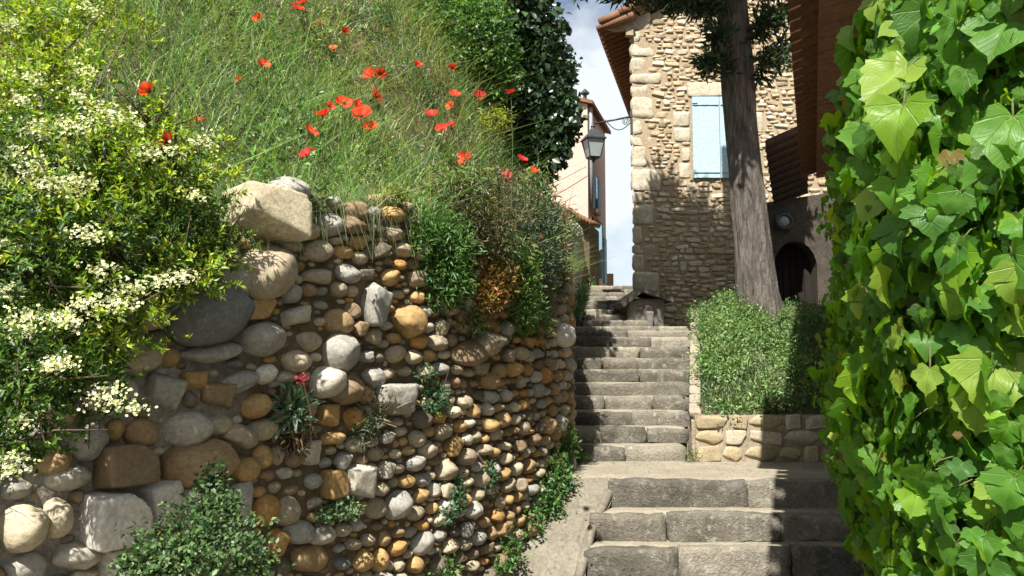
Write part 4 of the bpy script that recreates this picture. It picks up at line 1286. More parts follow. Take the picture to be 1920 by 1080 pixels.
for k, t in enumerate(segs):
    c = P + np.c_[np.zeros((n, 2)), hgt * t * (1 - .25 * t)] + lean * (hgt * t ** 1.8)[:, None]
    wv = side * (wid * (1 - t * .85))[:, None]
    Vb[:, 2*k] = c - wv; Vb[:, 2*k+1] = c + wv
fb = np.array([[0,1,3,2],[2,3,5,4]])
Fa = (fb[None] + (np.arange(n) * 6)[:, None, None]).reshape(-1, 4)
green = pick([(.17, .27, .08), (.11, .20, .06), (.22, .31, .11), (.16, .27, .13), (.32, .39, .2)], n, .3)
dry = pick([(.40, .34, .19), (.30, .28, .13), (.24, .18, .10), (.22, .23, .08)], n, .25)
isdry = R.uniform(size=n) < np.clip(.20 + .32 * patch, .05, .65) * np.clip(_d / 1.3, .25, 1)
C = np.where(isdry[:, None], dry, green)
add("meadow_grass", mesh_np("meadow_grass", Vb.reshape(-1, 3), [Fa], np.repeat(C, 6, 0)), M_grass, label="tall green and straw-dry wild grass covering the sloping bank", cat="grass", kind="stuff")
# broad-leaved weeds between the grass
n = 90000
P2 = np.c_[R.uniform(-5.5, 1.1, n), R.uniform(2.6, 11.5, n)]
d_, _, _ = near_wall(P2); zz, _d = hill(P2)
pt = fbm(np.c_[P2, np.zeros(n)], 1.3, 23, 3)
keep = (d_ > -.05) & (d_ < 5) & (pt + R.normal(0, .35, n) > .0)
P2, zz = P2[keep], zz[keep]; n = len(P2)
P = np.c_[P2, zz + R.uniform(.02, .32, n)]
V, Fa, Ca = scatter(LEAF_V, LEAF_F, P, unit(R.normal(0, .7, (n, 3)) + np.array([0, -.2, .4])), unit(R.normal(0, .5, (n, 3)) + np.array([0, -.3, .8])),
                    np.stack([R.uniform(.006, .016, n), R.uniform(.025, .06, n), np.full(n, .03)], 1), pick([(.09, .17, .05), (.13, .22, .07), (.06, .12, .04), (.18, .24, .07)], n, .25))
add("weeds", mesh_np("weeds", V, [Fa], Ca), M_leaf, label="low leafy green weeds mixed into the grass of the bank", cat="weeds", kind="stuff")

# mixed clumps that break up the grass
cl = []
CLP = [[(.09, .17, .05), (.13, .22, .06)], [(.17, .22, .06), (.24, .27, .08)], [(.06, .13, .05), (.09, .17, .08)], [(.26, .23, .12), (.2, .2, .08)], [(.13, .2, .11), (.18, .25, .15)]]
Vs_, Fs_, Cs_, o_ = [], [], [], 0
for k in range(260):
    xx, yy = R.uniform(-4.6, .6), R.uniform(3.4, 9.5)
    (dq,), zq = near_wall([(xx, yy)])[0], hill(np.array([(xx, yy)]))[0][0]
    if dq < .0 or dq > 4.2: continue
    r_ = R.uniform(.08, .24)
    typ = int(R.integers(5))
    V, Fa, Ca = leaf_cloud([((xx, yy - .05, zq + r_ * .8), (r_, r_, r_ * R.uniform(.8, 1.5)), int(90 + 700 * r_))], R.uniform(.028, .06), CLP[typ], aspect=[.5, .2, .16, .12, .3][typ], tuft=10 if typ in (0, 4) else 0, inner=.1, lump=.5, jit=.25)
    Vs_.append(V); Fs_.append(Fa + o_); Cs_.append(Ca); o_ += len(V)
add("weed_clumps", mesh_np("weed_clumps", np.concatenate(Vs_), [np.concatenate(Fs_)], np.concatenate(Cs_)), M_leaf, label="mixed leafy weed clumps standing among the grass of the bank", cat="weeds", kind="stuff")
# blades drooping over the wall's edge
n = 2600
sg = R.uniform(float(np.interp(3.6, WL[:, 1], WS)), float(np.interp(8.8, WL[:, 1], WS)), n)
Lg, Tg = wline(sg)
ng = np.stack([Tg[:, 1], -Tg[:, 0], np.zeros(n)], 1)
P0 = np.c_[Lg[:, :2] - ng[:, :2] * R.uniform(.0, .25, (n, 1)), Lg[:, 2] + R.uniform(-.02, .1, n)]
ln_ = R.uniform(.12, .45, n); hg = R.uniform(.02, .2, n)
side_ = np.c_[Tg, np.zeros(n)]; lat = R.normal(0, .12, (n, 1)) * side_
V8 = np.zeros((n, 8, 3))
for k, t in enumerate((0, .35, .7, 1.0)):
    c = P0 + ng * (ln_ * .75 * t * (1.25 - .25 * t))[:, None] * .6 + lat * t + np.c_[np.zeros((n, 2)), hg * np.sin(t * 2.2) - ln_ * .9 * t * t]
    wv = side_ * (R.uniform(.002, .005, n) * (1 - .85 * t))[:, None]
    V8[:, 2*k] = c - wv; V8[:, 2*k+1] = c + wv
Fa = (np.array([[0,1,3,2],[2,3,5,4],[4,5,7,6]])[None] + (np.arange(n) * 8)[:, None, None]).reshape(-1, 4)
add("hanging_grass", mesh_np("hanging_grass", V8.reshape(-1, 3), [Fa], np.repeat(pick([(.16, .24, .09), (.09, .17, .06), (.36, .32, .18), (.24, .28, .13)], n, .25), 8, 0)), M_grass, label="long blades drooping over the top edge of the cobble wall", cat="grass", kind="stuff")
# dry leaves and crumbs on the ground
n = 420
lx = R.uniform(.1, 2.9, n); ly = R.uniform(5.5, 7.3, n)
lzz = np.where(ly > 6.55, LZ + .004, np.where((lx < .5) | (ly < 5.7), 0, -9))
lzz = np.where((lx < .62) & (ly > 5.6) & (ly < 6.5), np.minimum(LZ, (ly - 5.62) / .86 * LZ), lzz)
ok_ = (lzz > -1) & (R.uniform(size=n) < np.where(ly > 7.1, 1, .5)); n = int(ok_.sum())
P0 = np.c_[lx, ly, lzz + .006][ok_]
V, Fa, Ca = scatter(LEAF_V, LEAF_F, P0, np.c_[R.normal(size=(n, 2)), np.zeros(n)], unit(R.normal(0, .25, (n, 3)) + np.array([0, 0, 1])), np.stack([R.uniform(.006, .014, n), R.uniform(.012, .04, n), np.full(n, .02)], 1), pick([(.16, .11, .06), (.24, .18, .09), (.09, .07, .045)], n, .25))
add("leaf_litter", mesh_np("leaf_litter", V, [Fa], Ca), M_leaf, label="scattered dry leaves and crumbs on the landing and ramp", cat="leaves", kind="stuff")

def plant(name, label, cat, blobs_px, size, pal, aspect=.42, up=.5, mat=None, stems=10, droop=0, depth=.16, root_px=None, lump=.3, w=None, inner=.2, stem_mat=None, grow=1.0):
    """blobs_px: (u, v, Y, half-width px, half-height px, count); Y None = on the wall's face"""
    bl = []
    for (u, v, Y, a, b_, n) in blobs_px:
        if Y is None:
            hit = wall_hit(u, v); Y = hit[2] - .10
        c = at(u, v, Y)
        a, b_, n = a * grow, b_ * grow, int(n * grow ** 2 * 1.15) if grow > 1 else n
        bl.append((c, (a * Y / F, min(depth * grow, a * Y / F), b_ * Y / F), n))
    root = thing(name, bl[0][0] - np.array([0, -.1, bl[0][1][2]]), label, cat)
    V, Fa, Ca = leaf_cloud(bl, size, pal, up=up, aspect=aspect, droop=droop, lump=lump, w=w, inner=inner)
    add("foliage", mesh_np("foliage", V, [Fa], Ca), mat or M_leaf, root, kind="stuff")
    if stems:
        st = MB()
        for (c, r_, n) in bl:
            for _ in range(stems):
                p0 = c + np.array([R.normal(0, .02), .10, -r_[2] * .5]); p1 = c + R.normal(0, .55, 3) * r_
                st.tube([p0, (p0 + p1) / 2 + R.normal(0, .01, 3), p1], [.004, .003, .0015], 4)
        add("stem", st.mesh("stem"), stem_mat or M_twig, root, kind="stuff")
    return root

MG = [(.055, .13, .03), (.075, .16, .035), (.04, .10, .03), (.10, .18, .04)]
BG = [(.045, .11, .05), (.06, .14, .06), (.09, .17, .09), (.035, .085, .04)]
# big bank shrubs
plant("yellow_shrub", "yellowish feathery shrub among the grass near the top of the bank", "shrub", [(700, 85, 6.6, 70, 35, 2200), (760, 70, 6.8, 50, 35, 1200), (650, 100, 6.4, 40, 25, 700)], .04, [(.2, .19, .03), (.15, .17, .03), (.24, .2, .05)], aspect=.2, depth=.3)
plant("leafy_shrub", "bright green leafy shrub at the top of the bank beside the dark ivy", "shrub",
      [(800, 40, 7.4, 80, 60, 2600), (890, 60, 7.3, 80, 90, 3400), (930, 140, 7.4, 45, 60, 1700), (850, 120, 7.3, 60, 40, 1500), (720, 10, 7.6, 60, 40, 1200)], .055, [(.07, .15, .03), (.10, .19, .04), (.05, .11, .03)], aspect=.6, depth=.4)
# the dark ivy-clad mass against the sky
iv = thing("ivy_clad_tree", at(960, 330, 8.4), "dark ivy-covered tree mass against the sky above the bank", "tree")
IB = [(900, 60, 8.6, 150, 110, 3600), (960, 120, 8.4, 105, 120, 3600), (1000, 210, 8.3, 72, 100, 3200), (985, 60, 8.5, 60, 70, 1700), (1010, 280, 8.2, 50, 50, 1500), (860, -40, 9, 180, 90, 2400), (880, -170, 8.7, 170, 130, 3200), (800, -120, 8.7, 150, 130, 2400), (930, 230, 8.5, 80, 110, 2200), (1045, 240, 8.3, 30, 50, 900), (1030, 110, 8.4, 28, 60, 800), (970, 10, 8.5, 40, 40, 700), (1062, 150, 8.3, 14, 26, 110), (1078, 232, 8.2, 12, 26, 90), (1044, 62, 8.4, 18, 24, 120), (1005, -5, 8.4, 24, 26, 150), (1024, 318, 8.2, 20, 16, 110), (1058, 200, 8.3, 26, 30, 200)]
V, Fa, Ca = leaf_cloud([(at(u, v, Y), (a * Y / F, .55, b_ * Y / F), n) for (u, v, Y, a, b_, n) in IB], .085, [(.022, .045, .018), (.03, .06, .02), (.018, .036, .016)], aspect=.85, up=.2, droop=.5, inner=.5, lump=.3)
add("crown", mesh_np("crown", V, [Fa], Ca), M_darkivy, iv, kind="stuff")
tk = MB(); tk.tube([at(930, 420, 8.6), at(935, 250, 8.6), at(925, 60, 8.7), at(920, -60, 8.8)], [.2, .17, .14, .1], 10)
for (u, v, Y, a, b_, n) in IB: tk.tube([at(930, 250, 8.6), at((930 + u) / 2, (200 + v) / 2, 8.6), at(u, v, Y)], [.07, .05, .02], 6)
add("trunk", tk.mesh("trunk", smooth=True), M_bark, iv)
core_blobs = MB()
# hanging and wall plants
plant("green_bush", "bushy bright green plant hanging over the middle of the wall top", "plant", [(820, 470, None, 55, 60, 1500), (830, 530, None, 45, 45, 900), (800, 440, None, 40, 35, 600)], .055, [(.085, .18, .045), (.12, .23, .055), (.06, .13, .035)], aspect=.22, up=.3, grow=1.28)
plant("orange_bush", "plant with orange and yellow-green leaves on the wall top", "plant", [(915, 530, None, 40, 45, 900), (895, 560, None, 26, 36, 500)], .05, [(.35, .17, .05), (.28, .2, .05), (.2, .2, .05), (.3, .14, .06)], aspect=.3, up=.3, grow=1.28)
plant("lime_bush", "lime green leafy plant on the wall top right of the orange one", "plant", [(965, 555, None, 38, 60, 1300), (975, 500, None, 30, 35, 600), (985, 590, None, 20, 30, 300)], .05, [(.12, .2, .04), (.08, .17, .05), (.16, .22, .05)], aspect=.28, up=.3, grow=1.28)
plant("grey_green_plant", "grey-green trailing plant at the right end of the wall top", "plant", [(1000, 470, None, 40, 70, 1300), (1015, 540, None, 25, 50, 600), (1000, 400, None, 40, 50, 800)], .045, [(.10, .15, .10), (.08, .13, .08), (.15, .19, .13)], aspect=.28, up=.3, grow=1.28)
plant("mustard_plant", "yellow-green flowering plant in front of the dark ivy", "plant", [(930, 222, 6.7, 34, 26, 420)], .04, [(.3, .3, .03), (.16, .22, .04)], aspect=.3)
plant("overhanging_plant", "light green grassy weeds spilling over the curved right part of the wall", "plant", [(930, 470, None, 60, 50, 900), (1000, 350, None, 40, 40, 500), (870, 350, None, 60, 40, 800), (1005, 600, None, 26, 40, 350), (880, 600, None, 30, 24, 300)], .075, [(.15, .23, .08), (.1, .18, .06), (.22, .28, .12), (.28, .25, .14)], aspect=.12, up=.2, droop=.5, depth=.3, inner=.1, lump=.5)
plant("dry_brush", "tangle of brownish dry stalks hanging below the poppies", "plant", [(870, 400, None, 90, 60, 1700), (940, 380, None, 60, 60, 1000), (880, 450, None, 50, 40, 500)], .05, [(.16, .13, .07), (.10, .10, .05), (.22, .18, .1), (.07, .10, .04)], aspect=.12, up=.2, stems=46, grow=1.28)
plant("sedum_tuft", "blue-green spiky rosette plant growing from the cobbles", "plant", [(548, 765, None, 30, 34, 130)], .11, [(.14, .22, .13), (.2, .28, .18), (.1, .17, .1)], aspect=.2, up=.5, depth=.1, inner=.1)
plant("dead_rosette", "brown withered plant hanging below the spiky rosette", "plant", [(550, 815, None, 34, 34, 220)], .06, [(.17, .12, .07), (.1, .075, .05), (.24, .17, .09)], aspect=.25, up=.1, droop=.8, stems=24)
plant("dry_twigs", "dry grey twig tuft fanning out of the cobbles", "plant", [(700, 765, None, 45, 44, 160), (680, 805, None, 26, 30, 240)], .045, [(.1, .12, .07), (.06, .10, .05)], aspect=.2, stems=60, stem_mat=M_straw)
plant("small_green_tuft", "small dark green leafy tuft in the middle of the cobbles", "plant", [(812, 748, None, 32, 36, 420), (795, 700, None, 24, 14, 90)], .035, BG, aspect=.5)
plant("wall_shrub", "dense small-leaved green shrub at the wall foot, bottom left", "shrub", [(380, 1010, 2.9, 105, 62, 2100), (330, 1062, 2.8, 90, 46, 1400), (405, 950, 3.05, 48, 40, 520), (470, 1060, 3.1, 50, 50, 800), (265, 1060, 2.75, 50, 40, 700), (395, 900, 3.1, 30, 30, 250)], .024, [(.06, .115, .04), (.09, .155, .055), (.04, .08, .03), (.14, .2, .08)], aspect=.7, up=.5, stems=16, lump=.6, inner=.05)
plant("pale_sprig", "pale green sprig among the lower cobbles", "plant", [(640, 958, None, 38, 22, 320), (605, 965, None, 20, 14, 110)], .03, [(.14, .2, .1), (.1, .17, .08)], aspect=.55)
plant("trailing_weed", "trailing weed with small leaves low on the right of the wall", "plant", [(850, 930, None, 26, 44, 360), (835, 965, None, 22, 24, 160), (915, 890, None, 18, 34, 220)], .032, BG, aspect=.55)
plant("corner_shrub", "leafy green shrub at the wall foot beside the ramp", "shrub", [(1015, 850, 6.55, 40, 80, 1500), (1040, 900, 6.35, 42, 50, 1100), (1000, 930, 6.2, 44, 50, 1000), (1060, 830, 6.7, 26, 40, 500), (985, 980, 6.0, 40, 40, 650), (1030, 950, 6.15, 30, 26, 350)], .042, MG, aspect=.5, up=.5, depth=.2)
plant("foot_weed", "small weeds at the very bottom of the wall beside the path", "plant", [(960, 1030, 5.62, 26, 36, 300), (940, 1065, 5.5, 20, 20, 150), (830, 1065, 5.0, 40, 20, 260)], .035, MG, aspect=.5)
plant("step_grass", "green weeds growing at the kerb of the far flight", "plant", [(1090, 560, 12.4, 14, 30, 500), (1075, 590, 12.2, 18, 18, 300), (1040, 700, 7.2, 6, 14, 60)], .07, MG, aspect=.2, depth=.3)
plant("white_blossom_plant", "tuft of small pale flowers at the wall end by the stairs", "plant", [(1047, 690, 7.3, 12, 20, 160)], .03, [(.6, .57, .5), (.12, .18, .08)], aspect=.6)
plant("far_doorstep_plant", "bushy potted plant by the pink house door", "plant", [(1105, 535, 17.6, 12, 16, 260)], .07, MG, aspect=.5, depth=.3)
plant("wall_top_tuft", "yellow-green tuft beside the log on the wall top", "plant", [(775, 450, None, 10, 30, 180), (745, 365, None, 30, 16, 200)], .04, [(.2, .22, .04), (.16, .2, .05)], aspect=.3)
plant("joint_weed", "little yellow-green weed at the planter's left foot on the landing", "plant", [(1296, 852, 7.28, 16, 12, 110)], .03, [(.2, .22, .06), (.14, .2, .05)], aspect=.3, depth=.06)
plant("joint_weed", "little green weed where the bottom riser of the middle flight meets the wall", "plant", [(1085, 862, 7.2, 24, 14, 150)], .035, MG, aspect=.3, depth=.08)
plant("side_twig_plant", "thin leafy sprig poking out left of the planter hedge", "plant", [(1300, 590, 9.4, 14, 22, 90)], .04, MG, aspect=.5)
# valerian with red heads along the stair wall
for (u, v, lb) in ((1008, 449, "red valerian head nearest the dry stalks of the wall top"), (1054, 461, "red valerian head in the middle of the stair wall plants"), (1068, 492, "red valerian head lowest on the wall beside the far steps"),
                   (1056, 408, "faded red valerian head below the tiled lean-to eave"), (951, 328, "magenta flower head on the bank right of the lowest poppies"), (567, 710, "small red flower hanging above the spiky rosette")):
    hit = wall_hit(u, v); Y = hit[2] - .25
    c = at(u, v, Y); rt = thing("valerian", c - np.array([0, -.1, .3]), lb, "flower", "red valerian flowers")
    nf = 46; rp = 10 * Y / F
    Pn = c + R.normal(0, .5, (nf, 3)) * rp
    V, Fa, Ca = scatter(PETAL5_V, PETAL5_F, Pn, unit(R.normal(size=(nf, 3))), unit(R.normal(0, .6, (nf, 3)) + np.array([0, -.6, .5])), R.uniform(.15, .28, nf) * rp * 1.2, pick([(.6, .07, .1), (.5, .05, .09), (.7, .16, .17)], nf, .12))
    add("flower_head", mesh_np("flower_head", V, [Fa], Ca), M_petal, rt, kind="stuff")
    st = MB(); st.tube([c, c + np.array([.02, .1, -.18]), c + np.array([.0, .18, -.36])], [.004, .005, .006], 5); add("stem", st.mesh("stem"), M_straw, rt)
plant("stair_wall_growth", "grey-green and straw growth covering the far rubble wall beside the steps", "plant", [(1020, 430, None, 40, 60, 900), (1050, 440, None, 30, 60, 700), (1045, 520, None, 20, 50, 500)], .06, [(.13, .16, .10), (.2, .17, .1), (.09, .13, .06)], aspect=.25, depth=.2, stems=40, stem_mat=M_straw)

# --- poppies
POP = [(568, 6, 24, "poppy at the very top edge of the bank, upper of two touching"), (557, 17, 24, "poppy at the very top edge of the bank, lower of two touching"),
 (485, 37, 20, "lone poppy high on the bank, left of the top pair"), (645, 60, 18, "small poppy high on the bank below the yellow shrub's left side"), (600, 42, 14, "tiny pale poppy between the top pair and the yellow shrub"),
 (625, 92, 16, "faded orange poppy at the left end of the yellow shrub"), (490, 125, 27, "bright lone poppy in the middle of the open grass"), (448, 150, 15, "small faded poppy just left below the lone bright one"),
 (282, 172, 32, "orange-red poppy atop the yellow-green shoot of the blossom shrub"), (372, 227, 20, "dark red poppy half hidden right of the blossom shrub"), (314, 267, 38, "large bright red poppy resting on the white blossom"),
 (697, 143, 28, "left poppy of the pair above the main cluster"), (713, 140, 22, "right poppy of the pair above the main cluster"), (703, 181, 28, "wide poppy directly above the main cluster"),
 (645, 194, 28, "topmost left poppy of the main cluster"), (668, 199, 24, "middle poppy of the main cluster"), (617, 200, 20, "small poppy at the upper left of the main cluster"),
 (605, 218, 30, "poppy at the left end of the main cluster"), (677, 219, 38, "biggest poppy of the main cluster"), (694, 241, 28, "lowest orange-red poppy of the main cluster"),
 (580, 249, 30, "poppy alone left below the main cluster"), (581, 290, 30, "dark poppy in shade just above the wall top"), (780, 124, 22, "poppy below the bright leafy shrub, left of three in a row"),
 (847, 128, 17, "small poppy in the middle of the row below the leafy shrub"), (887, 118, 22, "poppy at the right of the row below the leafy shrub"), (853, 180, 22, "deep red poppy above a small one on the right of the bank"),
 (845, 198, 16, "small orange poppy right under the deep red one"), (899, 182, 22, "poppy between the deep red one and the dark ivy"), (958, 175, 20, "poppy standing alone in front of the dark ivy"),
 (810, 217, 24, "open poppy at the left of the right-hand group"), (846, 236, 18, "dark poppy touching another in the right-hand group"), (828, 244, 24, "lowest poppy of the right-hand group"),
 (873, 301, 30, "lone poppy low on the bank below the right-hand group"), (978, 299, 20, "poppy low beside the dark ivy, left of a pair"), (1000, 323, 20, "orange poppy nearest the pink house, right of a pair")]
PETAL = []
for j in range(3):
    rg = np.random.default_rng(j + 3)
    nu, nv = 7, 5; V = []; Fq = []
    for a in range(nv):
        t = a / (nv - 1)
        for k in range(nu):
            s_ = (k / (nu - 1) - .5) * 2
            ang = s_ * (.95 - .15 * t)
            r_ = (.06 + .94 * t) * (1 - .12 * s_ * s_ * t)
            z_ = .62 * t ** 1.5 + .05 * math.sin(s_ * 7 + j) * t + .06 * s_ * s_
            V.append((r_ * math.sin(ang), r_ * math.cos(ang), z_))
    for a in range(nv - 1):
        for k in range(nu - 1):
            i = a * nu + k; Fq.append((i, i + 1, i + nu + 1, i + nu))
    PETAL.append((np.array(V), np.array(Fq)))
def petal_mesh(j, c):
    V, Fq = PETAL[j]
    C = np.repeat([c], len(V), 0).astype(float)
    C[:7] *= .06; C[7:14] *= .5
    return mesh_np("petal", V, [Fq], C, smooth=True)
PM = {}
for ci, c in enumerate([(.72, .055, .02), (.66, .035, .022), (.78, .10, .025), (.45, .02, .02), (.75, .2, .09)]):
    for j in range(3):
        PM[ci, j] = petal_mesh(j, c); PM[ci, j].materials.append(M_petal)
PCT = mesh_np("seed_head", ICO2[0] * (.16, .16, .14), [ICO2[1]], np.repeat([(.02, .03, .015)], len(ICO2[0]), 0), smooth=True); PCT.materials.append(M_leaf)
rr = random.Random(77)
for (u, v, sz, lb) in POP:
    hp = hill_hit(u, v, .38)
    if hp is None or (u < 420 and v > 160):
        hp = at(u, v, 3.15 if u < 340 else 4.2)
    r_ = sz / F * hp[1] * .55
    gz = float(hill(np.array([hp[:2] + np.array([.02, .06])]))[0][0])
    ci = 3 if "dark" in lb else 4 if "faded" in lb or "pale" in lb else 2 if "orange" in lb else rr.choice([0, 0, 1])
    rt = thing("poppy", (hp[0], hp[1], min(gz, hp[2] - .1)), "red " + lb if "red" not in lb and ci < 4 else lb, "poppy", "wild poppies on the bank")
    nrm = unit(np.array([rr.gauss(0, .5), -.6 + rr.gauss(0, .4), .8 + rr.gauss(0, .2)]))
    q_ = Vector(nrm).to_track_quat('Z', 'Y').to_matrix().to_4x4()
    rot0 = rr.uniform(0, 6.28)
    for k in range(4):
        M = Matrix.Translation(Vector(hp)) @ q_ @ Matrix.Rotation(rot0 + k * math.pi / 2 + rr.gauss(0, .12), 4, 'Z') @ Matrix.Rotation(rr.gauss(.0, .15), 4, 'X') @ Matrix.Diagonal((r_, r_, r_ * rr.uniform(.6, 1.2), 1))
        add("petal", PM[ci, rr.randrange(3)], None, rt, M)
    add("seed_head", PCT, None, rt, Matrix.Translation(Vector(hp + nrm * r_ * .06)) @ q_ @ Matrix.Scale(r_, 4))
    base = np.array([hp[0] + rr.gauss(.03, .05), hp[1] + rr.uniform(.03, .1), min(gz, hp[2] - .15)])
    st = MB(); st.tube([base, (base + hp) / 2 + np.array([rr.gauss(0, .02), 0, .03]), hp], [.003, .0025, .002], 5)
    add("stem", st.mesh("stem", np.repeat([(.08, .14, .05)], st.n, 0)), M_leaf, rt)

# --- planter hedge
hb = []
for _ in range(170):
    yy = R.uniform(7.45, 10.6); x0_ = 1.84 + (yy - 7.4) * .25
    xx = R.uniform(x0_, 4.1) if R.uniform() < .45 else R.uniform(x0_, x0_ + 1.25)
    sc_ = R.uniform(.07, .24) * (1 if xx < 3.3 else .7)
    zc = 1.05 + (yy - 7.4) * .36 + R.uniform(.02, .27) * np.clip((yy - 7.35) / .35, .2, 1) * (1 if xx < 3.2 else .5)
    hb.append(((xx, yy, zc), (sc_ * 1.2, sc_ * 1.2, sc_), int(24000 / 170)))
V, Fa, Ca = leaf_cloud(hb, .05, [(.11, .19, .05), (.15, .24, .07), (.07, .14, .04), (.22, .30, .12)], jit=.25, up=.6, inner=.15, aspect=.36, lump=.5)
n2_ = 9000
hyy = R.uniform(7.4, 10.9, n2_); hxx = 1.86 + (hyy - 7.4) * .25 + R.uniform(0, 1, n2_) ** 1.3 * 2.2
hz0 = 1.03 + (hyy - 7.4) * .36
P = np.c_[hxx, hyy, hz0 + R.uniform(.0, .14, n2_)]
V2, F2, C2 = scatter(LEAF_V, LEAF_F, P, unit(R.normal(0, .6, (n2_, 3)) + np.array([0, -.2, .7])), unit(R.normal(0, .5, (n2_, 3)) + np.array([0, -.5, .6])), np.stack([R.uniform(.012, .02, n2_), R.uniform(.04, .1, n2_), np.full(n2_, .03)], 1), pick([(.07, .14, .05), (.05, .11, .04), (.14, .2, .08)], n2_, .25))
Fa = np.concatenate([Fa, F2 + len(V)]); V = np.concatenate([V, V2]); Ca = np.concatenate([Ca, C2]); n = n2_
hed = thing("hedge", (2.4, 8, 1.1), "dense green ground-cover hedge filling the sloping planter under the conifer", "hedge")
add("foliage", mesh_np("foliage", V, [Fa], Ca), M_leaf, hed, kind="stuff")
st = MB()
for _ in range(160):
    i = int(R.integers(n)); p1 = P[i]; p0 = np.array([p1[0] + R.normal(0, .05), p1[1] + .05, hz0[i] - .02])
    st.tube([p0, p1], [.004, .002], 4)
add("stem", st.mesh("stem"), M_twig, hed)

# ================================================================== IVY on the right
IVP = np.array([(2.85, 6.2), (2.49, 5.35), (2.14, 4.5), (1.77, 3.55), (1.46, 2.75), (1.34, 2.35), (1.36, 2.05), (1.57, 1.75), (2.2, 1.6)])
IVL = smooth_line(IVP, 12)
IS = np.concatenate([[0], np.cumsum(np.linalg.norm(np.diff(IVL, axis=0), axis=1))])
IT = unit(np.gradient(IVL, axis=0)); INRM = np.stack([IT[:, 1], -IT[:, 0]], 1)      # towards the left / viewer
INRM = np.where((INRM[:, :1] > 0) & (INRM[:, 1:] > 0), -INRM, INRM)
if INRM[10, 0] > 0: INRM = -INRM
IVTOP = 2.95
gw = MB()
V = []
for i in range(len(IVL)):
    p_ = IVL[i] - INRM[i] * .16
    V += [(p_[0], p_[1], -.1), (p_[0], p_[1], IVTOP - .1)]
Fq = [(2*i, 2*i+2, 2*i+3, 2*i+1) for i in range(len(IVL) - 1)]
nb_ = len(V); V += [(5.0, 1.6, -.1), (5.0, 1.6, IVTOP - .1), (5.0, 6.2, -.1), (5.0, 6.2, IVTOP - .1)]
Fq += [(nb_-2, nb_, nb_+1, nb_-1), (nb_, nb_+2, nb_+3, nb_+1), (nb_+2, 0, 1, nb_+3)]
gw.raw(V, Fq + [tuple([2*i+1 for i in range(len(IVL))] + [nb_+1, nb_+3])])
add("garden_wall", gw.mesh("garden_wall"), M_grey, label="tall garden wall hidden behind the ivy at the right", cat="wall")
ivy = thing("ivy", (1.9, 4.2, 0), "thick curtain of glossy lobed ivy hanging down the wall at the right", "ivy")

def lobed_leaf(seed):
    """three-lobed toothed leaf, stalk end at the origin, tip towards +y"""
    rg = np.random.default_rng(seed)
    half = [(0, 0), (.10, -.10), (.26, -.16), (.40, -.08), (.50, .06), (.66, .20), (.60, .27), (.70, .40), (.56, .46), (.50, .47), (.43, .54), (.42, .63), (.32, .72), (.22, .82), (.10, .90), (0, 1.04)]
    lob = rg.uniform(.72, 1.12); pin = rg.uniform(.85, 1.15)
    half = [(x * lob * (pin if .3 < y < .55 else 1), y) for x, y in half]
    half = [(x + (rg.normal(0, .022) if 0 < i < len(half) - 1 else 0), y + (rg.normal(0, .02) if 0 < i < len(half) - 1 else 0)) for i, (x, y) in enumerate(half)]
    right = half; leftp = [(-x * rg.uniform(.93, 1.07), y + rg.normal(0, .01)) for x, y in half[1:-1]][::-1]
    out_ = right + leftp
    # midrib points and inner ring
    mid = [(0, .18), (0, .42), (0, .68)]
    inner = [(x * .5, .28 + (y - .28) * .55) for x, y in out_]
    V = [(x, y) for x, y in out_] + inner + [(0, .32)]
    m_ = len(out_); Fq, Ft = [], []
    for i in range(m_):
        j = (i + 1) % m_
        Fq.append((i, j, m_ + j, m_ + i)); Ft.append((m_ + i, m_ + j, 2 * m_))
    V = np.array(V)
    x, y = V[:, 0], V[:, 1]
    fold = rg.uniform(.2, .6); curl = rg.uniform(.2, .65)
    z = fold * np.abs(x) * .8 - curl * np.maximum(0, y - .25) ** 2 - .25 * np.maximum(0, np.abs(x) - .35) ** 1.3 + .03 * np.sin(9 * x + seed) * np.cos(8 * y)
    lobe = .05 * np.cos(np.arctan2(x, y - .05) * 3.1)
    z = z + lobe - z[0] - lobe[0]
    return np.c_[x, y, z], np.array(Fq), np.array(Ft)
IVLEAF = [lobed_leaf(200 + i * 3) for i in range(8)]
def ivy_frames(n, smin, smax, zmin, zmax, lift0, lift1):
    s = np.where(R.uniform(size=n) < .66, R.uniform(smin, smax, n), R.uniform(smax * .5, smax, n))
    p_ = np.stack([np.interp(s, IS, IVL[:, k]) for k in range(2)], 1); nr = unit(np.stack([np.interp(s, IS, INRM[:, k]) for k in range(2)], 1))
    z = R.uniform(zmin, zmax, n)
    bulge = .13 * fbm(np.c_[s * 1.0, z, np.zeros(n)], 1.5, 61, 3)
    lf = (R.uniform(lift0, lift1, n) + bulge) * np.clip(.45 + z * .45, .4, 1) + .05 * np.sin(np.clip(z, 0, 3) * 1.3)
    P = np.c_[p_ + nr * lf[:, None], z]
    P[:, 0] += .30 * np.clip(1 - z / 1.15, 0, 1) * np.clip((p_[:, 1] - 3.0) / 1.5, 0, 1)
    N3 = np.c_[nr, np.zeros(n)]
    return s, P, N3
s1, P1, N1 = ivy_frames(15500, .0, IS[-1] - .3, -.05, IVTOP + .08, -.08, .12)
nI = len(P1)
tan = np.cross(N1, np.array([0, 0, 1.0]))
Nn = unit(N1 * R.uniform(.4, 1.0, (nI, 1)) + np.array([0, 0, 1]) * R.uniform(-.1, .9, (nI, 1)) + tan * R.normal(0, .62, (nI, 1)))
Dn = unit(np.array([0, 0, -1.0]) + N1 * R.uniform(.0, .5, (nI, 1)) + tan * R.normal(0, .45, (nI, 1)))
Sz = .032 + .085 * R.uniform(size=nI) ** 1.4
small = R.uniform(size=nI) < .3; Sz[small] *= .6
Sz *= np.clip(1.12 - (P1[:, 1] - 2.4) * .2, .62, 1.05)
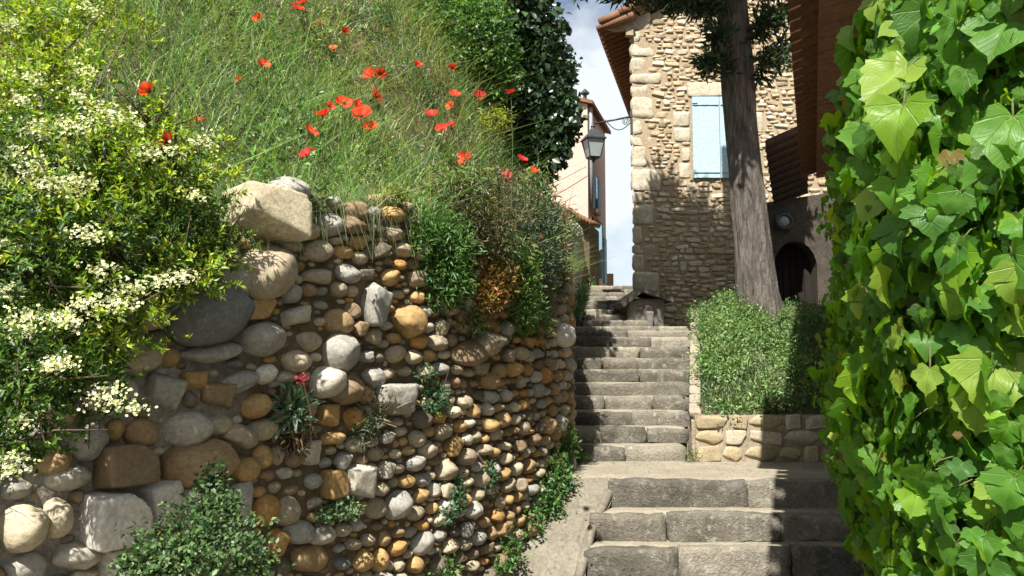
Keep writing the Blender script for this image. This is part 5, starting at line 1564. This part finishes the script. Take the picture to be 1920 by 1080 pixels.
IVC = pick([(.075, .19, .022), (.095, .225, .025), (.055, .145, .022), (.14, .26, .02), (.2, .27, .03), (.22, .13, .05)], nI, .2, [.38, .32, .2, .08, .013, .007])
u_, v_, dep_ = proj(P1)
# hero leaves seen large in the photograph
HL = [(1665, 160, 2.1, .17, (-.8, 0, -.7), (-.2, -.55, .8), 4), (1685, 235, 1.98, .14, (-.35, -.2, -.9), (-.45, -.6, .6), 3), (1635, 390, 2.35, .14, (-.6, -.2, -.8), (-.3, -.5, .8), 4), (1690, 440, 2.3, .09, (-.1, 0, -1), (-.3, -.7, .6), 4),
      (1765, 400, 2.1, .15, (-.25, -.2, -1), (-.3, -.7, .6), 1), (1860, 725, 2.0, .15, (-.3, -.2, -.9), (-.2, -.6, .8), 4), (1900, 940, 1.95, .14, (-.1, -.2, -1), (-.3, -.6, .7), 4), (1740, 715, 2.1, .08, (-.2, 0, -1), (-.3, -.5, .8), 4),
      (1790, 340, 2.1, .14, (.1, -.2, -1), (-.2, -.6, .7), 1), (1890, 270, 1.9, .17, (-.3, -.1, -1), (-.3, -.6, .6), 1), (1880, 70, 1.95, .16, (-.5, -.1, -.8), (-.2, -.5, .8), 0), (1740, 60, 2.2, .15, (-.2, 0, -1), (-.4, -.8, .3), 2)]
hp_, hd_, hn_, hs_, hc_ = [], [], [], [], []
IPAL = [(.08, .205, .022), (.10, .24, .025), (.055, .15, .022), (.15, .28, .02), (.2, .30, .04)]
for (u, v, Y, sz, d, n_, ci) in HL:
    hp_.append(at(u, v, Y) - unit(np.array(d)) * sz * .45); hd_.append(unit(np.array(d, float))); hn_.append(unit(np.array(n_, float))); hs_.append(sz); hc_.append(IPAL[ci])
vis = (u_ > 1500) & (u_ < 1960) & (v_ > -40) & (v_ < 1120) & (dep_ > .3)
front = R.uniform(size=nI)
# outermost layer first: distance from the wall line
lay = ((P1[:, :2] - np.stack([np.interp(s1, IS, IVL[:, k]) for k in range(2)], 1)) * N1[:, :2]).sum(1)
score = np.where(vis, (Sz / dep_) * (1 + 3.0 * np.clip(lay, -.1, .2)), 0)
top = np.argsort(-score)[:300 - len(HL)]
sel = np.zeros(nI, bool); sel[top] = True
LM = {}
def leaf_obj_mesh(var, ci):
    if (var, ci) not in LM:
        V, Fq, Ft = IVLEAF[var]
        C = np.repeat([IPAL[ci]], len(V), 0).astype(float)
        C[-1] *= 1.25; C[:len(Fq)] *= 1.08
        me = mesh_np("leaf", V, [Fq, Ft], C, smooth=True, local=V); me.materials.append(M_ivy)
        LM[var, ci] = me
    return LM[var, ci]
def leaf_obj(P, D, N_, S, ci):
    D = unit(D); X = unit(np.cross(D, N_)); Z = np.cross(X, D)
    X = X * R.uniform(.78, 1.15); Z = Z * R.uniform(.6, 1.5)
    M = Matrix(((X[0]*S, D[0]*S, Z[0]*S, P[0]), (X[1]*S, D[1]*S, Z[1]*S, P[1]), (X[2]*S, D[2]*S, Z[2]*S, P[2]), (0, 0, 0, 1)))
    add("leaf", leaf_obj_mesh(int(R.integers(8)), ci), None, ivy, M)
for k in range(len(HL)): leaf_obj(hp_[k], hd_[k], hn_[k], hs_[k], HL[k][6])
for i in top: leaf_obj(P1[i], Dn[i], Nn[i], Sz[i], int(R.choice(5, p=[.29, .31, .11, .22, .07])))
Vs, F4, F3, Cs, Ls, off = [], [], [], [], [], 0
rest = np.where(~sel)[0]
var = R.integers(0, 8, len(rest)) + np.where((dep_[rest] > 2.6) | ~vis[rest], 8, 0)
for k in range(16):
    ii = rest[var == k]
    V, Fq, Ft = IVLEAF[k % 8]
    if k >= 8:                                           # farther leaves: outline fan only
        m0 = len(Fq); V = np.concatenate([V[:m0:1], V[-1:]]); Ft = np.array([(q_, (q_ + 1) % m0, m0) for q_ in range(m0)]); Fq = np.zeros((0, 4), int)
    m_ = len(V)
    Va, _f, Ca = scatter(V, Ft, P1[ii], Dn[ii], Nn[ii], Sz[ii], IVC[ii])
    Fa = (Fq[None] + (np.arange(len(ii)) * m_)[:, None, None]).reshape(-1, 4)
    Fb = (Ft[None] + (np.arange(len(ii)) * m_)[:, None, None]).reshape(-1, 3)
    Vs.append(Va); F4.append(Fa + off); F3.append(Fb + off); Cs.append(Ca); Ls.append(np.tile(V, (len(ii), 1))); off += len(Va)
add("foliage", mesh_np("foliage", np.concatenate(Vs), [np.concatenate(F4), np.concatenate(F3)], np.concatenate(Cs), smooth=True, local=np.concatenate(Ls)), M_ivy, ivy, kind="stuff")
st = MB()
for _ in range(70):
    s0 = R.uniform(.2, IS[-1] - .4)
    pts = []
    for z_ in np.linspace(-.05, IVTOP, 9):
        s0 += R.normal(0, .05)
        p_ = np.array([np.interp(s0, IS, IVL[:, k]) for k in range(2)]); n_ = np.array([np.interp(s0, IS, INRM[:, k]) for k in range(2)])
        p_ = p_ + n_ * R.uniform(-.10, .03); pts.append((p_[0], p_[1], z_))
    st.tube(pts, np.linspace(.012, .004, 9), 5)
for k in range(len(HL)):
    d = hd_[k]; st.tube([hp_[k], hp_[k] - d * .05 + (.01, .03, .01), hp_[k] - d * .09 + np.array([.04, .07, .0])], [.003, .003, .003], 5)
tw = []
for i in top[:180]:
    d = Dn[i]; st.tube([P1[i], P1[i] - d * .04 - N1[i] * .02, P1[i] - d * .06 - N1[i] * .07], [.0022, .0022, .0025], 4)
add("stem", st.mesh("stem", smooth=True), rough_mat("ivy_stem", (.16, .2, .06), (.12, .1, .05), scale=10, bump=.1), ivy, kind="stuff")
tri = sum(sum(len(p_.vertices) - 2 for p_ in m_.polygons) for m_ in bpy.data.meshes if m_.users) if False else 0
